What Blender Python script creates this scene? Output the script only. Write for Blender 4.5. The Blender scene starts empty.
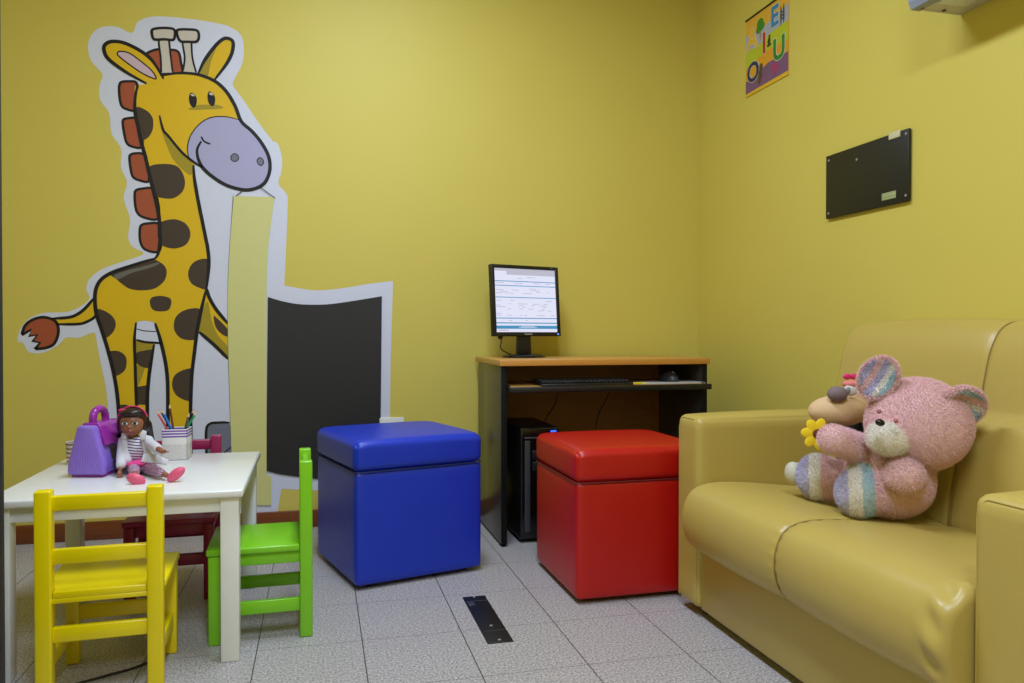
import bpy, bmesh, math, random
from mathutils import Vector, Matrix
from math import sin, cos, pi, sqrt, radians
random.seed(7)
SC = bpy.context.scene
COL = SC.collection

# ------------------------------------------------------------------ materials
def lin(c):
    c = c/255.0
    return c/12.92 if c <= 0.04045 else ((c+0.055)/1.055)**2.4
def rgb(r, g, b): return (lin(r), lin(g), lin(b), 1.0)
class NT:
    def __init__(s, name):
        s.m = bpy.data.materials.new(name); s.m.use_nodes = True
        s.n = s.m.node_tree; s.n.nodes.clear()
        s.out = s.n.nodes.new('ShaderNodeOutputMaterial')
        s.b = s.n.nodes.new('ShaderNodeBsdfPrincipled')
        s.n.links.new(s.b.outputs[0], s.out.inputs[0])
    def node(s, t, **k):
        q = s.n.nodes.new(t)
        for a, v in k.items(): setattr(q, a, v)
        return q
    def link(s, a, b): s.n.links.new(a, b)
    def val(s, sock, v):
        if isinstance(v, bpy.types.NodeSocket): s.link(v, sock)
        else: sock.default_value = v
    def math(s, op, a, b=0.0, c=0.0):
        q = s.node('ShaderNodeMath', operation=op)
        s.val(q.inputs[0], a); s.val(q.inputs[1], b); s.val(q.inputs[2], c)
        return q.outputs[0]
    def mix(s, f, a, b):
        q = s.node('ShaderNodeMix', data_type='RGBA')
        s.val(q.inputs[0], f); s.val(q.inputs[6], a); s.val(q.inputs[7], b)
        return q.outputs[2]
    def coord(s):
        q = s.node('ShaderNodeTexCoord'); x = s.node('ShaderNodeSeparateXYZ')
        s.link(q.outputs['Object'], x.inputs[0])
        return q.outputs['Object'], x.outputs[0], x.outputs[1], x.outputs[2]
    def noise(s, co, scale, detail=2.0, rough=0.5):
        q = s.node('ShaderNodeTexNoise'); s.link(co, q.inputs['Vector'])
        q.inputs['Scale'].default_value = scale; q.inputs['Detail'].default_value = detail
        q.inputs['Roughness'].default_value = rough
        return q.outputs['Fac']
    def bump(s, h, strength, dist=0.001):
        q = s.node('ShaderNodeBump'); s.link(h, q.inputs['Height'])
        q.inputs['Strength'].default_value = strength; q.inputs['Distance'].default_value = dist
        s.link(q.outputs[0], s.b.inputs['Normal'])
    def set(s, col=None, rough=0.5, metal=0.0, spec=0.5, sheen=0.0, coat=0.0):
        if col is not None: s.val(s.b.inputs['Base Color'], col)
        s.val(s.b.inputs['Roughness'], rough); s.b.inputs['Metallic'].default_value = metal
        s.b.inputs['Specular IOR Level'].default_value = spec
        s.b.inputs['Sheen Weight'].default_value = sheen
        s.b.inputs['Coat Weight'].default_value = coat
        return s
def plain(name, col, rough=0.5, nscale=40.0, amt=0.06, bumps=0.0, **k):
    t = NT(name); co, x, y, z = t.coord()
    n = t.noise(co, nscale, 3.0)
    dark = tuple(c*(1-amt*2) for c in col[:3])+(1,)
    t.set(t.mix(n, dark, col), rough, **k)
    if bumps: t.bump(t.noise(co, nscale*4, 2.0), bumps)
    return t.m
def emit(name, col, s):
    t = NT(name); t.set((0.02, 0.02, 0.02, 1), 0.3)
    t.b.inputs['Emission Color'].default_value = col; t.b.inputs['Emission Strength'].default_value = s
    return t.m

MAT = {}
def wallmat():
    t = NT('yellow_wall_paint'); co, x, y, z = t.coord()
    n = t.noise(co, 1.3, 3.0); f = t.noise(co, 220.0, 2.0)
    t.set(t.mix(n, rgb(*WALL1), rgb(*WALL2)), 0.55, spec=0.35)
    t.bump(f, 0.12, 0.0006)
    return t.m
WALL1 = (210, 193, 86); WALL2 = (217, 200, 96)
MAT['wall'] = wallmat()
MAT['ceiling'] = plain('white_ceiling_paint', rgb(226, 224, 214), 0.8, amt=0.02)
def floormat():
    t = NT('speckled_floor_tile'); co, x, y, z = t.coord()
    TX, TY = 0.303, 0.327
    fx = t.math('FRACT', t.math('DIVIDE', t.math('SUBTRACT', x, 0.4285-10*TX), TX))
    fy = t.math('FRACT', t.math('DIVIDE', t.math('SUBTRACT', y, 2.345-20*TY), TY))
    ex = t.math('MULTIPLY', t.math('MINIMUM', fx, t.math('SUBTRACT', 1.0, fx)), TX)
    ey = t.math('MULTIPLY', t.math('MINIMUM', fy, t.math('SUBTRACT', 1.0, fy)), TY)
    g = t.math('MAXIMUM', t.math('LESS_THAN', ex, 0.0016), t.math('MULTIPLY', t.math('LESS_THAN', ey, 0.0014), 0.7))
    n1 = t.noise(co, 150.0, 3.0, 0.75); n2 = t.noise(co, 5.0, 4.0); n3 = t.noise(co, 110.0, 2.0, 0.6)
    c1 = t.mix(t.math('MULTIPLY_ADD', n1, 4.5, -1.75), rgb(104, 99, 97), rgb(212, 207, 204))
    c1.node.clamp_factor = True
    c2 = t.mix(t.math('MULTIPLY', n3, 0.35), c1, rgb(186, 176, 166))
    c3 = t.mix(t.math('MULTIPLY', n2, 0.25), c2, rgb(150, 142, 132))
    t.set(t.mix(g, c3, rgb(78, 70, 64)), 0.42, spec=0.4)
    t.bump(t.math('SUBTRACT', 1.0, g), 0.4, 0.0015)
    return t.m
MAT['floor'] = floormat()
def woodmat(name, a, b, rough=0.4, sx=2.0, sy=30.0, sz=30.0):
    t = NT(name); co, x, y, z = t.coord()
    mp = t.node('ShaderNodeMapping'); t.link(co, mp.inputs[0]); mp.inputs['Scale'].default_value = (sx, sy, sz)
    n = t.noise(mp.outputs[0], 2.0, 5.0, 0.6)
    t.set(t.mix(n, a, b), rough)
    return t.m
MAT['baseboard'] = woodmat('brown_baseboard_wood', rgb(92, 44, 14), rgb(140, 74, 30), 0.4)
MAT['beech'] = woodmat('beech_laminate', rgb(190, 140, 66), rgb(212, 164, 88), 0.35)
MAT['beech_edge'] = woodmat('beech_edge_band', rgb(196, 132, 52), rgb(214, 150, 66), 0.4)
MAT['shaded_beech'] = woodmat('shaded_beech_panel', rgb(128, 82, 34), rgb(158, 106, 48), 0.45)  # beech back of the desk, under-desk shade put into the darker brown
MAT['charcoal'] = plain('charcoal_laminate', rgb(62, 62, 58), 0.26, 60.0, 0.04, spec=0.6)
MAT['black'] = plain('black_plastic', rgb(20, 20, 22), 0.38, 80.0, 0.04)
MAT['black_edge'] = plain('black_edge_band', rgb(12, 12, 12), .6, spec=.2)
MAT['black_gloss'] = plain('glossy_black_plastic', rgb(12, 12, 14), 0.14, 80.0, 0.02)
MAT['dark_strip'] = plain('dark_grey_plastic', rgb(66, 66, 70), 0.35)
MAT['key'] = plain('key_plastic', rgb(30, 30, 32), 0.5)
MAT['grey'] = plain('grey_plastic', rgb(150, 150, 150), 0.4)
MAT['white_plastic'] = plain('white_plastic', rgb(226, 226, 220), 0.4, amt=0.02)
MAT['white_lacquer'] = plain('white_lacquered_wood', rgb(236, 236, 230), 0.22, 12.0, 0.015, spec=0.5)
def leather(name, col, rough=0.38, amt=0.05, b=0.25):
    t = NT(name); co, x, y, z = t.coord()
    n = t.noise(co, 9.0, 3.0); v = t.node('ShaderNodeTexVoronoi'); t.link(co, v.inputs['Vector']); v.inputs['Scale'].default_value = 420.0
    dark = tuple(c*(1-amt*2) for c in col[:3])+(1,)
    t.set(t.mix(n, dark, col), rough, spec=0.5)
    t.bump(v.outputs['Distance'], b, 0.0008)
    return t.m
MAT['blue_leather'] = leather('blue_leatherette', rgb(14, 52, 190))
MAT['red_leather'] = leather('red_leatherette', rgb(190, 16, 6))
MAT['sofa'] = leather('mustard_leatherette', rgb(190, 166, 84), 0.37, 0.03, 0.15)
MAT['sofa_seam'] = plain('mustard_seam_thread', rgb(146, 120, 58), 0.6)
MAT['blue_seam'] = plain('blue_seam', rgb(14, 26, 84), 0.6)
MAT['red_seam'] = plain('red_seam', rgb(110, 14, 12), 0.6)
MAT['yellow_paint'] = plain('yellow_painted_wood', rgb(246, 222, 0), 0.32, 14.0, 0.03)
MAT['green_paint'] = plain('green_painted_wood', rgb(132, 208, 30), 0.30, 14.0, 0.04)
MAT['magenta_paint'] = plain('dark_magenta_painted_wood', rgb(152, 26, 82), 0.28, 14.0, 0.04)
MAT['navy_door'] = plain('dark_navy_door_paint', rgb(14, 16, 28), 0.6)
# decal inks
for k, v in dict(ink_white=(216, 218, 232), ink_yellow=(226, 184, 28), ink_black=(30, 28, 26), ink_brown=(74, 60, 48),
                 ink_glint=(112, 108, 98), ink_olive=(168, 146, 40), ink_lav=(176, 172, 204), ink_rust=(168, 84, 54), ink_rust_light=(190, 112, 84),
                 ink_cream=(206, 196, 180), ink_pink=(208, 180, 190), ink_grey=(118, 120, 134), ink_column=(214, 210, 136), ink_shade=(120, 112, 100)).items():
    MAT[k] = plain(k, rgb(*v), 0.5, 30.0, 0.015, spec=0.3)
MAT['chalk'] = plain('black_chalkboard_vinyl', rgb(38, 36, 36), 0.55, 120.0, 0.1)

# ------------------------------------------------------------------ mesh helpers
class M:
    """collects shapes; build() links them as ONE mesh object"""
    def __init__(s): s.v = []; s.f = []; s.mi = []; s.smooth = []
    def add(s, vs, fs, mi=0, smooth=False, mx=None):
        o = len(s.v)
        for p in vs:
            p = Vector(p)
            if mx is not None: p = mx @ p
            s.v.append(p)
        for f in fs:
            s.f.append([i+o for i in f]); s.mi.append(mi); s.smooth.append(smooth)
        return s
    def bm(s, bm, mi=0, smooth=False, mx=None):
        bm.verts.index_update()
        s.add([v.co.copy() for v in bm.verts], [[v.index for v in f.verts] for f in bm.faces], mi, smooth, mx)
        bm.free(); return s
    def box(s, x0, x1, y0, y1, z0, z1, r=0.0, seg=2, mi=0, mx=None):
        bm = bmesh.new(); bmesh.ops.create_cube(bm, size=1.0)
        for v in bm.verts:
            v.co = Vector((x0+(v.co.x+.5)*(x1-x0), y0+(v.co.y+.5)*(y1-y0), z0+(v.co.z+.5)*(z1-z0)))
        if r > 0: bmesh.ops.bevel(bm, geom=list(bm.edges), offset=r, segments=seg, profile=0.5, affect='EDGES')
        return s.bm(bm, mi, r > 0, mx)
    def ball(s, c, rad, mi=0, mx=None, sub=3):
        bm = bmesh.new(); bmesh.ops.create_icosphere(bm, subdivisions=sub, radius=1.0)
        rad = rad if isinstance(rad, (tuple, list)) else (rad,)*3
        m = Matrix.Translation(Vector(c)) @ (mx or Matrix.Identity(4)) @ Matrix.Diagonal((*rad, 1))
        return s.bm(bm, mi, True, m)
    def tube(s, pts, r, n=10, mi=0, cap=True, closed=False):
        pts = [Vector(p) for p in pts]; rs = r if isinstance(r, (list, tuple)) else [r]*len(pts)
        N = len(pts); vs = []; up = None
        for i, p in enumerate(pts):
            if closed: t = pts[(i+1) % N]-pts[i-1]
            else: t = pts[min(i+1, N-1)]-pts[max(i-1, 0)]
            t.normalize()
            if up is None: up = t.orthogonal().normalized()
            up = (up-t*up.dot(t)).normalized(); sd = t.cross(up)
            for k in range(n):
                a = 2*pi*k/n; vs.append(p+(up*cos(a)+sd*sin(a))*rs[i])
        fs = []
        for i in range(N if closed else N-1):
            for k in range(n):
                a = i*n+k; b = i*n+(k+1) % n; j = (i+1) % N
                fs.append([a, b, j*n+(k+1) % n, j*n+k])
        if cap and not closed: fs.append(list(range(n))[::-1]); fs.append([(N-1)*n+k for k in range(n)])
        return s.add(vs, fs, mi, True)
    def lathe(s, prof, n=32, c=(0, 0, 0), mi=0, mx=None, sx=1, sy=1):
        vs = []; fs = []
        for r, z in prof:
            for k in range(n):
                a = 2*pi*k/n; vs.append((c[0]+r*cos(a)*sx, c[1]+r*sin(a)*sy, c[2]+z))
        for i in range(len(prof)-1):
            for k in range(n):
                fs.append([i*n+k, i*n+(k+1) % n, (i+1)*n+(k+1) % n, (i+1)*n+k])
        fs.append(list(range(n))[::-1]); fs.append([(len(prof)-1)*n+k for k in range(n)])
        return s.add(vs, fs, mi, True, mx)
    def prism(s, poly, a0, a1, axis='y', mi=0, mx=None, bev=0.0, seg=2):
        """poly in the plane across axis, extruded a0..a1"""
        def P(u, v, a):
            return {'y': (u, a, v), 'x': (a, u, v), 'z': (u, v, a)}[axis]
        bm = bmesh.new()
        A = [bm.verts.new(P(u, v, a0)) for u, v in poly]; B = [bm.verts.new(P(u, v, a1)) for u, v in poly]
        n = len(poly); bm.faces.new(A); bm.faces.new(B[::-1])
        for i in range(n): bm.faces.new([A[i], B[i], B[(i+1) % n], A[(i+1) % n]])
        bmesh.ops.recalc_face_normals(bm, faces=list(bm.faces))
        if bev: bmesh.ops.bevel(bm, geom=list(bm.edges), offset=bev, segments=seg, profile=0.5, affect='EDGES')
        return s.bm(bm, mi, bev > 0, mx)
    def build(s, name, mats, parent=None, loc=None, auto=True):
        me = bpy.data.meshes.new(name)
        me.from_pydata([tuple(v) for v in s.v], [], s.f); me.update()
        mats = mats if isinstance(mats, (list, tuple)) else [mats]
        for m in mats: me.materials.append(MAT[m] if isinstance(m, str) else m)
        me.polygons.foreach_set('material_index', s.mi); me.polygons.foreach_set('use_smooth', s.smooth)
        if auto and any(s.smooth):
            try: me.set_sharp_from_angle(angle=radians(50))
            except Exception: pass
        o = bpy.data.objects.new(name, me); COL.objects.link(o)
        if loc is not None: o.location = loc
        if parent is not None: o.parent = parent
        return o
def tag(o, label=None, cat=None, group=None, kind=None):
    if label: o['label'] = label
    if cat: o['category'] = cat
    if group: o['group'] = group
    if kind: o['kind'] = kind
    return o
def thing(name, label, cat, loc=(0, 0, 0), rz=0.0, group=None):
    o = bpy.data.objects.new(name, None); COL.objects.link(o); o.location = loc; o.rotation_euler = (0, 0, rz)
    o.empty_display_size = 0.05
    return tag(o, label, cat, group)
def copy_tree(o, parent=None):
    c = o.copy(); COL.objects.link(c)
    if parent is not None: c.parent = parent
    for ch in list(o.children): copy_tree(ch, c)
    return c
def catmull(pts, closed=True, n=6):
    """smooth through pts; a point given twice in a row is a corner"""
    if closed:
        N = len(pts); out = []
        for i in range(N):
            p0, p1, p2, p3 = pts[i-1], pts[i], pts[(i+1) % N], pts[(i+2) % N]
            if p1 == p2: continue
            out += seg(p0, p1, p2, p3, n)
        return out
    q = [pts[0]]+list(pts)+[pts[-1]]; out = []
    for i in range(len(pts)-1): out += seg(q[i], q[i+1], q[i+2], q[i+3], n)
    out.append(tuple(pts[-1])); return out
def seg(p0, p1, p2, p3, n):
    D = len(p1)
    if p0 == p1 and p2 == p3: return [tuple(p1)]
    d = sqrt(sum((p2[k]-p1[k])**2 for k in range(D)))
    def tan(a, b, c, e):   # tangent at b-c side limited in length
        v = [(c[k]-a[k])*0.5 for k in range(D)]; L = sqrt(sum(x*x for x in v)) or 1.0
        s = min(1.0, d/L); return [x*s for x in v]
    m1 = tan(p0, p1, p2, 0); m2 = tan(p1, p2, p3, 0); out = []
    for j in range(n):
        t = j/n; h1 = 2*t**3-3*t*t+1; h2 = t**3-2*t*t+t; h3 = -2*t**3+3*t*t; h4 = t**3-t*t
        out.append(tuple(h1*p1[k]+h2*m1[k]+h3*p2[k]+h4*m2[k] for k in range(D)))
    return out
def rotz(a): return Matrix.Rotation(a, 4, 'Z')
def frame(zdir, xdir=(1, 0, 0)):
    z = Vector(zdir).normalized(); x = Vector(xdir); x = (x-z*x.dot(z)).normalized(); y = z.cross(x)
    return Matrix(((x.x, y.x, z.x, 0), (x.y, y.y, z.y, 0), (x.z, y.z, z.z, 0), (0, 0, 0, 1)))
def puffbox(m, cx, cy, z0, z1, w, d, r, puff=0.0, cuts=18, mi=0, side=0.0, mx=None, droop=0.0):
    h = z1-z0; bm = bmesh.new(); bmesh.ops.create_cube(bm, size=2.0)
    bmesh.ops.subdivide_edges(bm, edges=list(bm.edges), cuts=cuts, use_grid_fill=True)
    for v in bm.verts:
        u = Vector((sin(v.co.x*pi/2), sin(v.co.y*pi/2), sin(v.co.z*pi/2)))
        p = Vector((u.x*w/2, u.y*d/2, u.z*h/2)); L = (w/2-r, d/2-r, h/2-r)
        q = Vector([max(-L[k], min(L[k], p[k])) for k in range(3)]); e = p-q
        if e.length > 1e-9: p = q+e.normalized()*r
        fx = 1-u.x*u.x; fy = 1-u.y*u.y; fz = 1-u.z*u.z
        if u.z > 0.3: p.z += puff*fx**.6*fy**.6*min(1, (u.z-.3)/.5)
        if droop and u.z > 0: p.z -= droop*(abs(u.x)*abs(u.y))**9*u.z
        if side: p.x += side*u.x*fy**.6*fz**.6; p.y += side*u.y*fx**.6*fz**.6
        v.co = p+Vector((cx, cy, (z0+z1)/2))
    return m.bm(bm, mi, True, mx)
def voxel(m, size, smooth=4):
    """fuse the collected shapes into one closed surface; returns (verts, faces)"""
    o = m.build('tmp', ['black'], auto=False)
    r = o.modifiers.new('r', 'REMESH'); r.mode = 'VOXEL'; r.voxel_size = size; r.use_smooth_shade = True
    if smooth:
        q = o.modifiers.new('s', 'SMOOTH'); q.factor = 0.5; q.iterations = smooth
    dg = bpy.context.evaluated_depsgraph_get(); dg.update(); ev = o.evaluated_get(dg); me = ev.to_mesh()
    vs = [v.co.copy() for v in me.vertices]; fs = [list(p.vertices) for p in me.polygons]
    ev.to_mesh_clear(); bpy.data.objects.remove(o, do_unlink=True)
    return vs, fs
def fused(m, size, colour=None, smooth=4, fur=0.0, dens=0, lean=0.5):
    """fused surface; colour(centre)->material slot; fur = blade length, dens = blades per face"""
    vs, fs = voxel(m, size, smooth); out = M(); idx = []
    for f in fs:
        c = sum((vs[i] for i in f), Vector())/len(f); idx.append(colour(c) if colour else 0)
    for f, k in zip(fs, idx):
        out.f.append(list(f)); out.mi.append(k); out.smooth.append(True)
    out.v = list(vs)
    if fur:
        for f, k in zip(fs, idx):
            a, b, c = vs[f[0]], vs[f[1]], vs[f[2]]; n = (b-a).cross(c-a)
            if n.length < 1e-12: continue
            n.normalize()
            for _ in range(dens):
                w = [random.random() for _ in f]; S = sum(w)
                p = sum((vs[i]*(q/S) for i, q in zip(f, w)), Vector())
                d = (n+Vector((random.uniform(-1, 1), random.uniform(-1, 1), random.uniform(-1.2, .6)))*lean).normalized()
                if d.dot(n) < 0.2: d = n
                s = n.cross(Vector((random.uniform(-1, 1), random.uniform(-1, 1), random.uniform(-1, 1)))).normalized()*(fur*0.075)
                L = fur*random.uniform(.6, 1.1); o = len(out.v)
                out.v += [p-s, p+s, p+d*L]; out.f.append([o, o+1, o+2]); out.mi.append(k); out.smooth.append(False)
    return out
def capsule(m, a, b, ra, rb, mi=0, n=8):
    a = Vector(a); b = Vector(b)
    for i in range(n+1):
        t = i/n; m.ball(a.lerp(b, t), ra+(rb-ra)*t, mi, sub=2)

# ------------------------------------------------------------------ room
XR = 2.004; YB = 3.79; XL = -1.42; YF = -1.7; HC = 3.0
def struct(o, label=None): return tag(o, label, None, None, 'structure')
struct(M().box(XL-.1, XR+.1, YF-.1, YB+.1, -.1, 0).build('floor', 'floor'), 'speckled grey square floor tiles with dark joints')
struct(M().box(XL-.1, XR+.1, YF-.1, YB+.1, HC, HC+.1).build('ceiling', 'ceiling'), 'white ceiling')
struct(M().box(XL-.1, XR+.1, YB, YB+.1, 0, HC).build('wall_back', 'wall'), 'yellow painted wall behind the computer desk')
struct(M().box(XR, XR+.1, YF-.1, YB, 0, HC).build('wall_right', 'wall'), 'yellow painted wall behind the sofa')
struct(M().box(XL-.1, XL, YF-.1, YB, 0, HC).build('wall_left', 'wall'), 'yellow painted side wall')
struct(M().box(XL, XR, YF-.1, YF, 0, HC).build('wall_front', 'wall'), 'yellow painted wall on the near side of the room')
struct(M().box(XL, XR, YB-.014, YB, 0, .083, .003).build('baseboard_back', 'baseboard'), 'brown wooden baseboard')
struct(M().box(XR-.014, XR, YF, YB-.014, 0, .083, .003).build('baseboard_right', 'baseboard'), 'brown wooden baseboard')
struct(M().box(XL, XL+.014, YF, YB-.014, 0, .083, .003).build('baseboard_left', 'baseboard'), 'brown wooden baseboard')
dr = bpy.data.objects.new('door_1', None); COL.objects.link(dr); dr.location = (XL+.009, 1.6, 0); struct(dr, 'dark navy door leaf standing open at the left edge')
M().box(0, .84, -.02, .02, .006, 1.62, .003).build('door_leaf', 'navy_door', dr)

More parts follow.
